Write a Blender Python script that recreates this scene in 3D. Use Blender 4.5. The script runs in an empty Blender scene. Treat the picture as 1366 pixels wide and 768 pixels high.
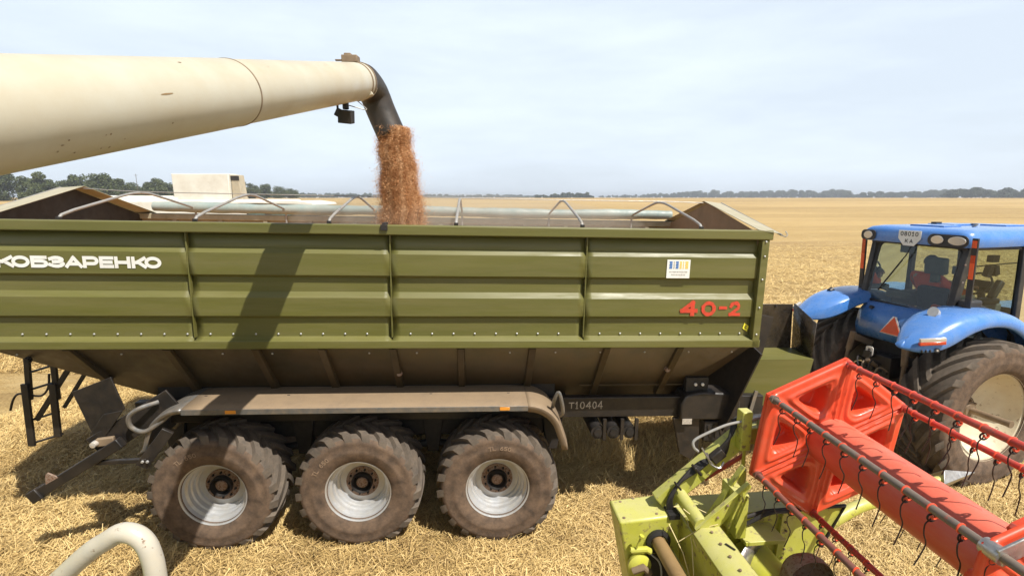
import bpy, math, random
import numpy as np
from mathutils import Vector, Matrix
random.seed(7); rng = np.random.default_rng(11)
PI = math.pi
S = bpy.context.scene
COL = S.collection

# ---------------------------------------------------------------- camera
cam = bpy.data.cameras.new('camera'); camo = bpy.data.objects.new('camera', cam); COL.objects.link(camo)
camo.location = (0, 0, 3.916); camo.rotation_euler = (math.radians(90 - 10.25), 0, 0)
cam.sensor_width = 36; cam.lens = 17.565; cam.clip_start = 0.05; cam.clip_end = 20000
S.camera = camo
# ---------------------------------------------------------------- sky, sun, exposure
SUN = Vector((0.46, -0.44, 1.0)).normalized()
EL = math.asin(SUN.z); AZ = math.atan2(SUN.x, SUN.y)
W = bpy.data.worlds.new('World'); S.world = W; W.use_nodes = True
nt = W.node_tree; nt.nodes.clear(); N = nt.nodes.new; L = nt.links.new
out = N('ShaderNodeOutputWorld'); bg = N('ShaderNodeBackground'); sky = N('ShaderNodeTexSky')
sky.sky_type = 'NISHITA'; sky.sun_disc = False; sky.sun_elevation = EL; sky.sun_rotation = AZ
sky.air_density = 1.0; sky.dust_density = 2.5; sky.ozone_density = 1.0; sky.altitude = 100
tc = N('ShaderNodeTexCoord'); mp = N('ShaderNodeMapping'); mp.inputs['Scale'].default_value = (1, 1, 4.5)
nz = N('ShaderNodeTexNoise'); nz.inputs['Scale'].default_value = 2.1; nz.inputs['Detail'].default_value = 7; nz.inputs['Roughness'].default_value = .55
cr = N('ShaderNodeValToRGB'); cr.color_ramp.elements[0].position = .36; cr.color_ramp.elements[1].position = .75
cr.color_ramp.elements[0].color = (.76, .76, .76, 1); cr.color_ramp.elements[1].color = (1, 1, 1, 1)
mx = N('ShaderNodeMix'); mx.data_type = 'RGBA'; mx.inputs['B'].default_value = (13.1, 14.7, 16.5, 1)
L(tc.outputs['Generated'], mp.inputs[0]); L(mp.outputs[0], nz.inputs['Vector']); L(nz.outputs['Fac'], cr.inputs[0])
sx_ = N('ShaderNodeSeparateXYZ'); L(tc.outputs['Generated'], sx_.inputs[0])
mr = N('ShaderNodeMapRange'); mr.inputs[1].default_value = .34; mr.inputs[2].default_value = .60; mr.inputs[3].default_value = 1; mr.inputs[4].default_value = .06; L(sx_.outputs['Z'], mr.inputs[0])
mm_ = N('ShaderNodeMath'); mm_.operation = 'MULTIPLY'; L(cr.outputs[0], mm_.inputs[0]); L(mr.outputs[0], mm_.inputs[1])
L(mm_.outputs[0], mx.inputs['Factor']); L(sky.outputs[0], mx.inputs['A']); L(mx.outputs['Result'], bg.inputs[0])
bg.inputs[1].default_value = 0.055
L(bg.outputs[0], out.inputs[0])
sl = bpy.data.lights.new('sun', 'SUN'); sl.energy = 5.0; sl.angle = math.radians(.5); sl.color = (1, .955, .88)
so = bpy.data.objects.new('sun', sl); COL.objects.link(so); so.rotation_euler = (-SUN).to_track_quat('-Z', 'Y').to_euler()
so.location = (20, -20, 40)
S.view_settings.view_transform = 'Standard'; S.view_settings.look = 'None'; S.view_settings.gamma = 1
S.view_settings.use_curve_mapping = False; S.view_settings.exposure = 0.42
S.render.engine = 'CYCLES'

# ---------------------------------------------------------------- helpers
def smooth01(a, b, x):
    t = np.clip((x - a) / (b - a), 0, 1); return t * t * (3 - 2 * t)
class MB:
    def __init__(s): s.v = []; s.f = []; s.m = []
    def add(s, vs, fs, m=0):
        b = len(s.v); s.v += [tuple(v) for v in vs]; s.f += [tuple(b + i for i in f) for f in fs]; s.m += [m] * len(fs); return s
    def box(s, c, d, rot=None, m=0, taper=None):
        x, y, z = d[0] / 2, d[1] / 2, d[2] / 2
        vs = [Vector((sx * x, sy * y, sz * z)) for sz in (-1, 1) for sy in (-1, 1) for sx in (-1, 1)]
        if rot is not None:
            M = rot if isinstance(rot, Matrix) else Matrix.Rotation(rot[2], 3, 'Z') @ Matrix.Rotation(rot[1], 3, 'Y') @ Matrix.Rotation(rot[0], 3, 'X')
            vs = [M @ v for v in vs]
        vs = [v + Vector(c) for v in vs]
        return s.add(vs, [(0, 2, 3, 1), (4, 5, 7, 6), (0, 1, 5, 4), (2, 6, 7, 3), (0, 4, 6, 2), (1, 3, 7, 5)], m)
    def bb(s, x0, x1, y0, y1, z0, z1, m=0):
        return s.box(((x0 + x1) / 2, (y0 + y1) / 2, (z0 + z1) / 2), (x1 - x0, y1 - y0, z1 - z0), m=m)
    def bar(s, a, b, w, h, up=(0, 0, 1), m=0):
        a, b = Vector(a), Vector(b); d = (b - a); l = d.length; d.normalize()
        u = Vector(up); sd = d.cross(u)
        if sd.length < 1e-4: sd = d.cross(Vector((1, 0, 0)))
        sd.normalize(); u = sd.cross(d)
        M = Matrix((d, sd, u)).transposed()
        return s.box((a + b) / 2, (l, w, h), M, m)
    def tube(s, pts, r, n=12, caps=True, m=0, closed=False):
        P = [Vector(p) for p in pts]; k = len(P); R = r if hasattr(r, '__len__') else [r] * k
        rings = []; prev = None
        for i in range(k):
            if closed: t = P[(i + 1) % k] - P[i - 1]
            else: t = P[min(i + 1, k - 1)] - P[max(i - 1, 0)]
            t.normalize()
            if prev is None:
                a = Vector((0, 0, 1)) if abs(t.z) < .9 else Vector((1, 0, 0)); nrm = t.cross(a).normalized()
            else:
                nrm = (prev - t * prev.dot(t)).normalized()
            prev = nrm; bi = t.cross(nrm)
            rings.append([P[i] + (nrm * math.cos(2 * PI * j / n) + bi * math.sin(2 * PI * j / n)) * R[i] for j in range(n)])
        vs = [v for rg in rings for v in rg]; fs = []
        for i in range(k if closed else k - 1):
            a = i * n; b = ((i + 1) % k) * n
            for j in range(n): fs.append((a + j, a + (j + 1) % n, b + (j + 1) % n, b + j))
        if caps and not closed:
            fs.append(tuple(range(n - 1, -1, -1))); fs.append(tuple((k - 1) * n + j for j in range(n)))
        return s.add(vs, fs, m)
    def lathe(s, prof, c=(0, 0, 0), ax='Y', n=48, m=0, ms=None):
        # prof: (radius, position on axis)
        vs = []; fs = []; k = len(prof)
        for j in range(n):
            a = 2 * PI * j / n; ca, sa = math.cos(a), math.sin(a)
            for (r, h) in prof:
                if ax == 'Y': v = (r * ca, h, r * sa)
                elif ax == 'Z': v = (r * ca, r * sa, h)
                else: v = (h, r * ca, r * sa)
                vs.append((v[0] + c[0], v[1] + c[1], v[2] + c[2]))
        b = len(s.v); s.v += vs
        for j in range(n):
            for i in range(k - 1):
                s.f.append((b + j * k + i, b + ((j + 1) % n) * k + i, b + ((j + 1) % n) * k + i + 1, b + j * k + i + 1))
                s.m.append(ms[i] if ms else m)
        return s
    def prism(s, poly, o, u, v, t, m=0):
        # polygon in plane o + a u + b v, thickness vector t
        o, u, v, t = map(Vector, (o, u, v, t)); n = len(poly)
        A = [o + u * a + v * b for a, b in poly]; B = [p + t for p in A]
        fs = [tuple(range(n)), tuple(range(2 * n - 1, n - 1, -1))] + [(i, i + n, (i + 1) % n + n, (i + 1) % n) for i in range(n)]
        return s.add(A + B, fs, m)
    def grid(s, rows, m=0, closed=False):
        n = len(rows[0]); vs = [p for r in rows for p in r]; fs = []
        for i in range(len(rows) - 1):
            for j in range(n if closed else n - 1):
                fs.append((i * n + j, i * n + (j + 1) % n, (i + 1) * n + (j + 1) % n, (i + 1) * n + j))
        return s.add(vs, fs, m)
    def build(s, name, mats, parent=None, bevel=0, seg=2, solid=0, smooth=35, loc=None, label=None, subsurf=0):
        me = bpy.data.meshes.new(name); me.from_pydata(s.v, [], s.f)
        if not isinstance(mats, (list, tuple)): mats = [mats]
        for m in mats: me.materials.append(m)
        if len(mats) > 1: me.polygons.foreach_set('material_index', s.m)
        me.validate(); me.update()
        import bmesh
        bm = bmesh.new(); bm.from_mesh(me); bmesh.ops.recalc_face_normals(bm, faces=bm.faces); bm.to_mesh(me); bm.free()
        if smooth:
            me.shade_smooth()
            me.set_sharp_from_angle(angle=math.radians(smooth))
        o = bpy.data.objects.new(name, me); COL.objects.link(o)
        if solid:
            md = o.modifiers.new('solid', 'SOLIDIFY'); md.thickness = solid; md.offset = 0
        if bevel:
            md = o.modifiers.new('bevel', 'BEVEL'); md.width = bevel; md.segments = seg; md.limit_method = 'ANGLE'; md.angle_limit = math.radians(40)
        if subsurf:
            md = o.modifiers.new('sub', 'SUBSURF'); md.levels = subsurf; md.render_levels = subsurf
        if parent: o.parent = parent
        if loc: o.location = loc
        if label: o['label'] = label
        return o
def empty(name, loc=(0, 0, 0), rot=(0, 0, 0), parent=None):
    o = bpy.data.objects.new(name, None); COL.objects.link(o); o.location = loc; o.rotation_euler = rot
    o.empty_display_size = .2
    if parent: o.parent = parent
    return o
def tag(o, label=None, cat=None, group=None, kind=None):
    if label: o['label'] = label
    if cat: o['category'] = cat
    if group: o['group'] = group
    if kind: o['kind'] = kind
    return o
def copytree(o, parent, loc=None, rot=None):
    c = o.copy(); COL.objects.link(c); c.parent = parent
    if loc is not None: c.location = loc
    if rot is not None: c.rotation_euler = rot
    for ch in list(o.children): copytree(ch, c)
    return c
def arc(c, r, a0, a1, n, ax='xz', k=0):
    o = []
    for i in range(n + 1):
        a = math.radians(a0 + (a1 - a0) * i / n); p, q = r * math.cos(a), r * math.sin(a)
        o.append((c[0] + p, c[1], c[2] + q) if ax == 'xz' else ((c[0] + p, c[1] + q, c[2]) if ax == 'xy' else (c[0], c[1] + p, c[2] + q)))
    return o
def bez(pts, n=24):
    P = [Vector(p) for p in pts]; P = [P[0] * 2 - P[1]] + P + [P[-1] * 2 - P[-2]]; o = []
    segs = len(P) - 3; per = max(2, n // segs)
    for i in range(segs):
        a, b, c, d = P[i:i + 4]
        for j in range(per):
            t = j / per
            o.append(.5 * ((2 * b) + (c - a) * t + (2 * a - 5 * b + 4 * c - d) * t * t + (-a + 3 * b - 3 * c + d) * t ** 3))
    o.append(P[-2]); return o

# ---------------------------------------------------------------- materials
def mat(name, col, rough=.5, metal=0, dust=0, dustcol=(.36, .27, .17), scale=3, bump=0, bscale=40, var=.12, coat=0, updust=0, rust=0, rustcol=(.12, .05, .025), spec=None, edge=None, streak=False):
    m = bpy.data.materials.new(name); m.use_nodes = True; t = m.node_tree; N = t.nodes.new; L = t.links.new
    b = t.nodes['Principled BSDF']
    b.inputs['Roughness'].default_value = rough; b.inputs['Metallic'].default_value = metal
    if coat: b.inputs['Coat Weight'].default_value = coat; b.inputs['Coat Roughness'].default_value = .15
    if spec is not None: b.inputs['Specular IOR Level'].default_value = spec
    tc = N('ShaderNodeTexCoord'); mp = N('ShaderNodeMapping'); L(tc.outputs['Object'], mp.inputs[0])
    if streak: mp.inputs['Scale'].default_value = (.35, 1, 4)
    def noise(sc, det=6, ro=.6, v=None):
        n = N('ShaderNodeTexNoise'); n.inputs['Scale'].default_value = sc; n.inputs['Detail'].default_value = det; n.inputs['Roughness'].default_value = ro
        L((v or mp.outputs[0]), n.inputs['Vector']); return n.outputs['Fac']
    def ramp(src, a, b2, lo=0, hi=1):
        r = N('ShaderNodeMapRange'); r.inputs[1].default_value = a; r.inputs[2].default_value = b2; r.inputs[3].default_value = lo; r.inputs[4].default_value = hi
        L(src, r.inputs[0]); return r.outputs[0]
    def mix(f, a, b2):
        x = N('ShaderNodeMix'); x.data_type = 'RGBA'
        if isinstance(f, float): x.inputs['Factor'].default_value = f
        else: L(f, x.inputs['Factor'])
        for k, q in (('A', a), ('B', b2)):
            if isinstance(q, tuple): x.inputs[k].default_value = (*q, 1)
            else: L(q, x.inputs[k])
        return x.outputs['Result']
    c0 = tuple(max(0, c * (1 - var)) for c in col); c1 = tuple(min(1, c * (1 + var)) for c in col)
    c = mix(ramp(noise(scale), .35, .65), c0, c1)
    rsrc = None
    if rust:
        f = ramp(noise(scale * 4, 8, .7), .62 - rust * .25, .68 - rust * .2); c = mix(f, c, rustcol)
    if dust:
        f = ramp(noise(scale * 1.7, 9, .68), .5 - dust * .45, .78 - dust * .2, 0, min(.95, .25 + dust)); c = mix(f, c, dustcol); rsrc = f
    if updust:
        g = N('ShaderNodeNewGeometry'); sp = N('ShaderNodeSeparateXYZ'); L(g.outputs['Normal'], sp.inputs[0])
        f = ramp(sp.outputs['Z'], .35, .95, 0, updust); mm = N('ShaderNodeMath'); mm.operation = 'MULTIPLY'; L(f, mm.inputs[0]); L(ramp(noise(scale * 3, 8, .7), .25, .6, .35, 1), mm.inputs[1])
        c = mix(mm.outputs[0], c, dustcol)
    L(c, b.inputs['Base Color'])
    L(ramp(noise(scale * 5), .3, .7, max(.02, rough - .1), min(1, rough + .14)), b.inputs['Roughness'])
    if bump:
        bp = N('ShaderNodeBump'); bp.inputs['Strength'].default_value = bump; bp.inputs['Distance'].default_value = .01
        L(noise(bscale, 5), bp.inputs['Height']); L(bp.outputs[0], b.inputs['Normal'])
    return m
DUST = (.40, .30, .19)
M = {}
M['olive'] = mat('olive paint', (.118, .114, .026), .48, dust=.16, dustcol=(.20, .17, .075), scale=1.3, bump=.12, bscale=6, var=.08, streak=True)
M['olive_lo'] = mat('shade-dark dusty olive paint', (.036, .027, .010), .5, dust=.5, dustcol=(.080, .046, .018), scale=1.2, bump=.1, bscale=20)  # hopper underside: shade is put into this darker olive, brown dust over it
M['olive_in'] = mat('dusty inner wall', (.20, .18, .10), .8, dust=.75, dustcol=(.34, .29, .20), scale=2)
M['rear_in'] = mat('shade-dark rear gable', (.022, .017, .012), .7, dust=.25, dustcol=(.06, .045, .03), scale=2)  # shade under the rear hood is put into this dark colour
M['cap'] = mat('dusty cap sheet', (.20, .19, .10), .6, dust=.7, dustcol=(.40, .36, .26), scale=2, updust=.5)
M['gable_in'] = mat('brown dusty gable', (.17, .13, .08), .8, dust=.7, dustcol=(.24, .17, .10), scale=2)
M['black'] = mat('black paint dusty', (.014, .012, .011), .45, dust=.22, dustcol=(.065, .046, .030), scale=4, bump=.1)
M['blackg'] = mat('black glossy sheet', (.015, .013, .011), .25, dust=.25, dustcol=(.10, .07, .04), scale=3)
M['grey'] = mat('grey galvanised', (.17, .17, .165), .42, .5, dust=.3, dustcol=DUST, scale=6)
M['galv'] = mat('weathered grey tube', (.33, .33, .32), .5, .3, dust=.35, dustcol=(.36, .3, .22), scale=9)
M['fender'] = mat('dusty mudguard', (.14, .105, .075), .7, dust=.6, dustcol=(.26, .185, .11), scale=3, updust=.75, bump=.1)
M['tarp'] = mat('grey green tarpaulin', (.22, .28, .26), .5, dust=.35, dustcol=(.42, .40, .33), scale=3, bump=.5, bscale=7)
M['side'] = mat('dusty tyre sidewall', (.05, .038, .03), .85, dust=.55, dustcol=(.205, .138, .092), scale=5, bump=.25, bscale=60, spec=.2)
M['tread'] = mat('tyre tread rubber', (.055, .048, .042), .8, dust=.7, dustcol=(.15, .118, .088), scale=5, bump=.3, bscale=50, spec=.3)
M['rim'] = mat('silver rim', (.50, .51, .52), .38, .45, dust=.2, dustcol=(.45, .38, .28), scale=5, var=.08)
M['hubrust'] = mat('rusty hub ring', (.30, .25, .21), .7, .2, dust=.5, dustcol=(.25, .13, .07), scale=12, rust=.5)
M['dark'] = mat('dark grease', (.012, .011, .010), .6, dust=.15, dustcol=(.06, .04, .03))
M['orange'] = mat('orange reflector', (.75, .30, .04), .3, var=.05)
M['white'] = mat('white lettering', (.80, .79, .74), .5, var=.04, dust=.08)
M['redpaint'] = mat('red brushed paint', (.60, .045, .02), .6, var=.15, scale=30, dust=.2, dustcol=(.3, .12, .04))
M['chalk'] = mat('chalk', (.55, .5, .42), .9, scale=40, dust=.4, dustcol=(.12, .1, .08))
M['chalk2'] = mat('dusty raised letters', (.30, .21, .14), .9, scale=30, dust=.3, dustcol=(.2, .13, .08)); M['blue_ink'] = mat('blue ink', (.05, .17, .45), .5); M['yellow_ink'] = mat('yellow ink', (.85, .58, .12), .5); M['grey_ink'] = mat('grey ink', (.42, .42, .38), .6)
M['yellow'] = mat('yellow sticker', (.85, .75, .05), .5)
M['cream'] = mat('cream auger paint', (.50, .475, .38), .42, dust=.30, dustcol=(.40, .31, .17), scale=.9, bump=.04, bscale=8, var=.03, coat=.1)
M['rubber'] = mat('black rubber spout', (.022, .018, .014), .5, dust=.3, dustcol=(.07, .048, .03), scale=5, bump=.2)
M['bronze'] = mat('dirty bracket', (.16, .11, .07), .6, .2, dust=.4)
M['lime'] = mat('light green paint', (.44, .44, .060), .40, dust=.16, dustcol=(.50, .46, .24), scale=4, var=.08, bump=.06, updust=.55, rust=.22, rustcol=(.2, .15, .06))
M['lime2'] = mat('bright yellow green', (.48, .48, .05), .4, dust=.3, dustcol=(.45, .42, .15), scale=5)
M['red'] = mat('red reel plastic', (.70, .072, .026), .38, dust=.1, dustcol=(.60, .20, .12), scale=3, var=.06, coat=.2, bump=.04, bscale=15)
M['redtube'] = mat('red centre tube', (.66, .078, .04), .40, dust=.35, dustcol=(.62, .20, .13), scale=2, var=.06, bump=.04, bscale=20, streak=True, updust=.4)
M['redbar'] = mat('worn red bar', (.50, .045, .03), .45, dust=.3, dustcol=(.22, .12, .08), scale=8, rust=.25, rustcol=(.10, .06, .045))
M['greybar'] = mat('worn dark bar', (.12, .10, .085), .5, dust=.5, dustcol=(.20, .15, .11), scale=9, rust=.2, rustcol=(.30, .05, .03))
M['brownbar'] = mat('worn brown bar', (.22, .07, .05), .5, dust=.5, dustcol=(.14, .075, .055), scale=9)
M['tine'] = mat('dark spring steel', (.035, .022, .018), .5, .3)
M['steel'] = mat('worn steel', (.45, .44, .42), .35, .8, dust=.3, dustcol=(.25, .2, .15), scale=10)
M['blue'] = mat('blue tractor paint', (.055, .20, .56), .28, dust=.12, dustcol=(.25, .33, .45), scale=2, var=.05, coat=.5, updust=.25)
M['bluedk'] = mat('dark blue plastic', (.02, .03, .06), .45)
M['trimbk'] = mat('black trim', (.02, .02, .021), .45, dust=.2, dustcol=(.09, .075, .06))
M['creamrim'] = mat('cream wheel rim', (.62, .55, .40), .5, dust=.4, dustcol=(.50, .40, .26), scale=3, rust=.10, rustcol=(.12, .07, .04), var=.06)
M['lampglass'] = mat('lamp glass', (.62, .58, .52), .12, .4)
M['orred'] = mat('orange red board', (.85, .11, .025), .4, dust=.1, dustcol=(.5, .15, .08))
M['redglass'] = mat('red lamp glass', (.55, .06, .02), .2, coat=.5)
M['seat'] = mat('dark seat cloth', (.03, .03, .033), .85); M['seatgrey'] = mat('grey seat cloth', (.13, .14, .13), .8)
M['brown'] = mat('brown shaft', (.22, .14, .055), .6, dust=.6, dustcol=(.28, .18, .08), scale=6)
M['whitecomb'] = mat('off white combine paint', (.70, .68, .60), .45, dust=.15, scale=.8, var=.03)
M['grain'] = mat('wheat grain', (.50, .25, .085), .75, scale=30, var=.3)
M['pipe'] = mat('off white handrail paint', (.46, .43, .36), .4, dust=.25, dustcol=(.55, .47, .33), scale=14, var=.04, rust=.04, bump=.05)
M['bark'] = mat('bark', (.10, .075, .05), .9, bump=.4)
g = bpy.data.materials.new('cab glass'); g.use_nodes = True; t = g.node_tree; t.nodes.clear()
o_ = t.nodes.new('ShaderNodeOutputMaterial'); tr = t.nodes.new('ShaderNodeBsdfTransparent'); tr.inputs[0].default_value = (.64, .70, .63, 1)
gl = t.nodes.new('ShaderNodeBsdfGlossy'); gl.inputs['Roughness'].default_value = .03; gl.inputs[0].default_value = (.9, .95, 1, 1)
ms = t.nodes.new('ShaderNodeMixShader'); fr = t.nodes.new('ShaderNodeFresnel'); fr.inputs[0].default_value = 1.5
t.links.new(fr.outputs[0], ms.inputs[0]); t.links.new(tr.outputs[0], ms.inputs[1]); t.links.new(gl.outputs[0], ms.inputs[2]); t.links.new(ms.outputs[0], o_.inputs[0])
M['glass'] = g
def attrmat(name, ca, cb, rough=.7, trans=.0, cc=None):
    m = bpy.data.materials.new(name); m.use_nodes = True; t = m.node_tree; b = t.nodes['Principled BSDF']
    a = t.nodes.new('ShaderNodeAttribute'); a.attribute_name = 'tint'
    r = t.nodes.new('ShaderNodeValToRGB'); r.color_ramp.elements[0].color = (*ca, 1); r.color_ramp.elements[1].color = (*cb, 1)
    if cc: e = r.color_ramp.elements.new(.5); e.color = (*cc, 1)
    t.links.new(a.outputs['Fac'], r.inputs[0]); t.links.new(r.outputs[0], b.inputs['Base Color'])
    b.inputs['Roughness'].default_value = rough; b.inputs['Specular IOR Level'].default_value = .3
    return m
M['straw'] = attrmat('straw', (.22, .135, .048), (.74, .56, .25), .55, cc=(.53, .37, .145))
M['leaf'] = attrmat('tree leaves', (.035, .05, .016), (.12, .14, .045), .7)
M['leaffar'] = attrmat('far tree leaves', (.03, .045, .018), (.075, .095, .04), .8)
M['kernel'] = attrmat('wheat kernels', (.30, .115, .035), (.84, .52, .28), .6, cc=(.56, .275, .11))
def raw_mesh(name, V, F, m, tint=None, parent=None, smooth=False):
    me = bpy.data.meshes.new(name); n = len(V); k = F.shape[1]; q = len(F)
    me.vertices.add(n); me.vertices.foreach_set('co', V.astype(np.float32).ravel())
    me.loops.add(q * k); me.loops.foreach_set('vertex_index', F.astype(np.int32).ravel())
    me.polygons.add(q); me.polygons.foreach_set('loop_start', np.arange(0, q * k, k, dtype=np.int32))
    me.polygons.foreach_set('loop_total', np.full(q, k, dtype=np.int32))
    if tint is not None:
        at = me.attributes.new('tint', 'FLOAT', 'FACE'); at.data.foreach_set('value', tint.astype(np.float32))
    me.materials.append(m); me.update(calc_edges=True)
    if smooth: me.shade_smooth()
    o = bpy.data.objects.new(name, me); COL.objects.link(o)
    if parent: o.parent = parent
    return o

# ================================================================ GROUND
def vnoise(x, y, s, seed=0):
    # smooth value noise
    x = x / s + 101.3 * seed; y = y / s + 57.7 * seed
    xi = np.floor(x); yi = np.floor(y); fx = x - xi; fy = y - yi; fx = fx * fx * (3 - 2 * fx); fy = fy * fy * (3 - 2 * fy)
    def h(a, b): v = np.sin(a * 127.1 + b * 311.7 + seed * 17.3) * 43758.5453; return v - np.floor(v)
    return (h(xi, yi) * (1 - fx) + h(xi + 1, yi) * fx) * (1 - fy) + (h(xi, yi + 1) * (1 - fx) + h(xi + 1, yi + 1) * fx) * fy
def gz(x, y):
    x = np.asarray(x, float); y = np.asarray(y, float)
    r = np.hypot(x, y - 5)
    z = -0.0187 * 8 * np.tanh((x + 1.75) / 8) * (1 - smooth01(25, 60, r))
    z = z - .055 * (1 - smooth01(25, 60, r)) + 3.35 * smooth01(90, 420, r)
    near = (1 - smooth01(25, 50, r))
    z = z + near * ((vnoise(x, y, .35, 1) - .5) * .035 + (vnoise(x, y, 1.1, 2) - .5) * .05 + (vnoise(x, y, .12, 5) - .5) * .02)
    # straw windrow lying under the trailer
    yc = 8.0 + .25 * np.sin(x * .9) + (x - 2) * .05
    ht = .48 * (0.6 + .8 * vnoise(x, y, .8, 3) + .35 * vnoise(x, y, .22, 8)) * smooth01(1.2, 2.6, x) * (1 - smooth01(4.2, 5.6, x)) + .10
    z = z + ht * np.exp(-((y - yc) / .62) ** 2) * (1 - smooth01(20, 40, np.abs(x)))
    return z
def field_mat():
    m = bpy.data.materials.new('stubble field'); m.use_nodes = True; t = m.node_tree; N = t.nodes.new; L = t.links.new; b = t.nodes['Principled BSDF']
    b.inputs['Roughness'].default_value = .9; b.inputs['Specular IOR Level'].default_value = .15
    tc = N('ShaderNodeTexCoord')
    def mapn(sx, sy, rot=0):
        q = N('ShaderNodeMapping'); q.inputs['Scale'].default_value = (sx, sy, 1); q.inputs['Rotation'].default_value = (0, 0, rot); L(tc.outputs['Object'], q.inputs[0]); return q.outputs[0]
    def noise(v, sc, det=6, ro=.6):
        n = N('ShaderNodeTexNoise'); n.inputs['Scale'].default_value = sc; n.inputs['Detail'].default_value = det; n.inputs['Roughness'].default_value = ro; L(v, n.inputs['Vector']); return n.outputs['Fac']
    def ramp(src, a, b2, lo=0, hi=1):
        r = N('ShaderNodeMapRange'); r.inputs[1].default_value = a; r.inputs[2].default_value = b2; r.inputs[3].default_value = lo; r.inputs[4].default_value = hi; L(src, r.inputs[0]); return r.outputs[0]
    def mix(f, a, b2):
        x = N('ShaderNodeMix'); x.data_type = 'RGBA'; L(f, x.inputs['Factor'])
        for k, q in (('A', a), ('B', b2)):
            if isinstance(q, tuple): x.inputs[k].default_value = (*q, 1)
            else: L(q, x.inputs[k])
        return x.outputs['Result']
    fine = noise(mapn(1, 1), 28, 8, .75)
    c = mix(ramp(fine, .38, .62), (.22, .14, .052), (.54, .385, .16))
    rows = noise(mapn(.05, 1.1, math.radians(6)), 1.0, 6, .65)        # drill rows / swaths running across
    c = mix(ramp(rows, .48, .72, 0, .75), c, (.23, .155, .07))
    sw = noise(mapn(.010, .13, math.radians(-4)), 1.0, 5, .6)
    c = mix(ramp(sw, .50, .66, 0, .8), c, (.25, .165, .07))
    sw2 = noise(mapn(.004, .02, math.radians(8)), 1.0, 3, .5)
    c = mix(ramp(sw2, .45, .62, 0, .45), c, (.54, .385, .175))
    blot = noise(mapn(.3, 1.1), 1.2, 7, .7)
    ln = noise(mapn(.02, .55, math.radians(11)), 1.0, 5, .7)
    c = mix(ramp(ln, .56, .66, 0, .7), c, (.21, .135, .055))
    c = mix(ramp(blot, .52, .70, 0, .5), c, (.56, .44, .24))
    L(c, b.inputs['Base Color'])
    bp = N('ShaderNodeBump'); bp.inputs['Strength'].default_value = .8; bp.inputs['Distance'].default_value = .04; L(fine, bp.inputs['Height'])
    bp2 = N('ShaderNodeBump'); bp2.inputs['Strength'].default_value = .6; bp2.inputs['Distance'].default_value = .25; L(rows, bp2.inputs['Height']); L(bp2.outputs[0], bp.inputs['Normal'])
    L(bp.outputs[0], b.inputs['Normal'])
    return m
n_ = 520
tt = np.linspace(-1, 1, n_)
gx = np.sinh(tt * 6.6) / np.sinh(6.6) * 5200
ty = np.linspace(-1, 1, n_); gy = np.sinh(ty * 6.6) / np.sinh(6.6) * 5200 + 7
X, Y = np.meshgrid(gx, gy); V = np.stack([X, Y, gz(X, Y)], -1).reshape(-1, 3)
idx = np.arange(n_ * n_).reshape(n_, n_)
F = np.stack([idx[:-1, :-1], idx[:-1, 1:], idx[1:, 1:], idx[1:, :-1]], -1).reshape(-1, 4)
ground = raw_mesh('ground', V, F, field_mat(), smooth=True); tag(ground, kind='structure')

def straws(n, x0, x1, y0, y1, lmin, lmax, w, zmax=.05, tilt=.35, dens=None):
    x = rng.uniform(x0, x1, n); y = rng.uniform(y0, y1, n)
    if dens is not None: k = rng.random(n) < dens(x, y); x, y = x[k], y[k]; n = len(x)
    l = rng.uniform(lmin, lmax, n); a = rng.uniform(0, PI, n) ; a = np.where(rng.random(n) < .35, rng.normal(.1, .4, n), a)
    ti = np.abs(rng.normal(0, tilt, n)); ti = np.minimum(ti, 1.2)
    dx, dy, dz = np.cos(a) * np.cos(ti), np.sin(a) * np.cos(ti), np.sin(ti)
    z = gz(x, y) + rng.uniform(0, 1, n) ** 2 * zmax
    ww = w * rng.uniform(.6, 1.4, n) / 2
    px, py = -np.sin(a), np.cos(a); rl = rng.uniform(-.8, .8, n); pz = np.sin(rl); px, py = px * np.cos(rl), py * np.cos(rl)
    P = np.stack([x, y, z], -1); D = np.stack([dx, dy, dz], -1) * l[:, None]; Q = np.stack([px, py, pz], -1) * ww[:, None]
    bend = np.stack([np.zeros(n), np.zeros(n), rng.uniform(-.02, .02, n)], -1)
    V = np.stack([P - Q, P + Q, P + D * .5 + Q + bend, P + D * .5 - Q + bend, P + D + Q * .7, P + D - Q * .7], 1).reshape(-1, 3)
    b = np.arange(n)[:, None] * 6
    F = np.concatenate([b + np.array([0, 1, 2, 3]), b + np.array([3, 2, 4, 5])], 1).reshape(-1, 4)
    ti_ = np.clip(rng.normal(.55, .22, n) + (vnoise(x, y, .5, 9) - .5) * .5, 0, 1)
    return V, F, np.repeat(ti_, 2)
def join(parts):
    Vs, Fs, Ts = [], [], []; b = 0
    for V, F, T in parts: Vs.append(V); Fs.append(F + b); Ts.append(T); b += len(V)
    return np.concatenate(Vs), np.concatenate(Fs), np.concatenate(Ts)
def vis(x, y):   # inside a generous view wedge
    return (np.abs(x) < y * 1.25 + 1.5)
parts = [straws(720000, -9, 11, 4.0, 10.5, .03, .17, .0062, .065, .34, vis),
         straws(300000, -14, 18, 10.5, 20, .06, .24, .009, .07, .35, vis),
         straws(130000, -3, 6.5, 6.9, 9.3, .06, .28, .007, .14, .7)]
parts.append(straws(260000, -38, 50, 19, 46, .10, .38, .014, .06, .3, lambda x, y: vis(x, y) & (rng.random(len(x)) < (1 - smooth01(19, 46, y)) ** .8)))
parts.append(straws(60000, 6, 18, 5.5, 16, .06, .25, .008, .07, .4, vis))
V, F, T = join(parts)
so_ = raw_mesh('straw', V, F, M['straw'], T); tag(so_, 'loose pale chopped straw covering the ground around the wheels', 'straw', kind='stuff')

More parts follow.
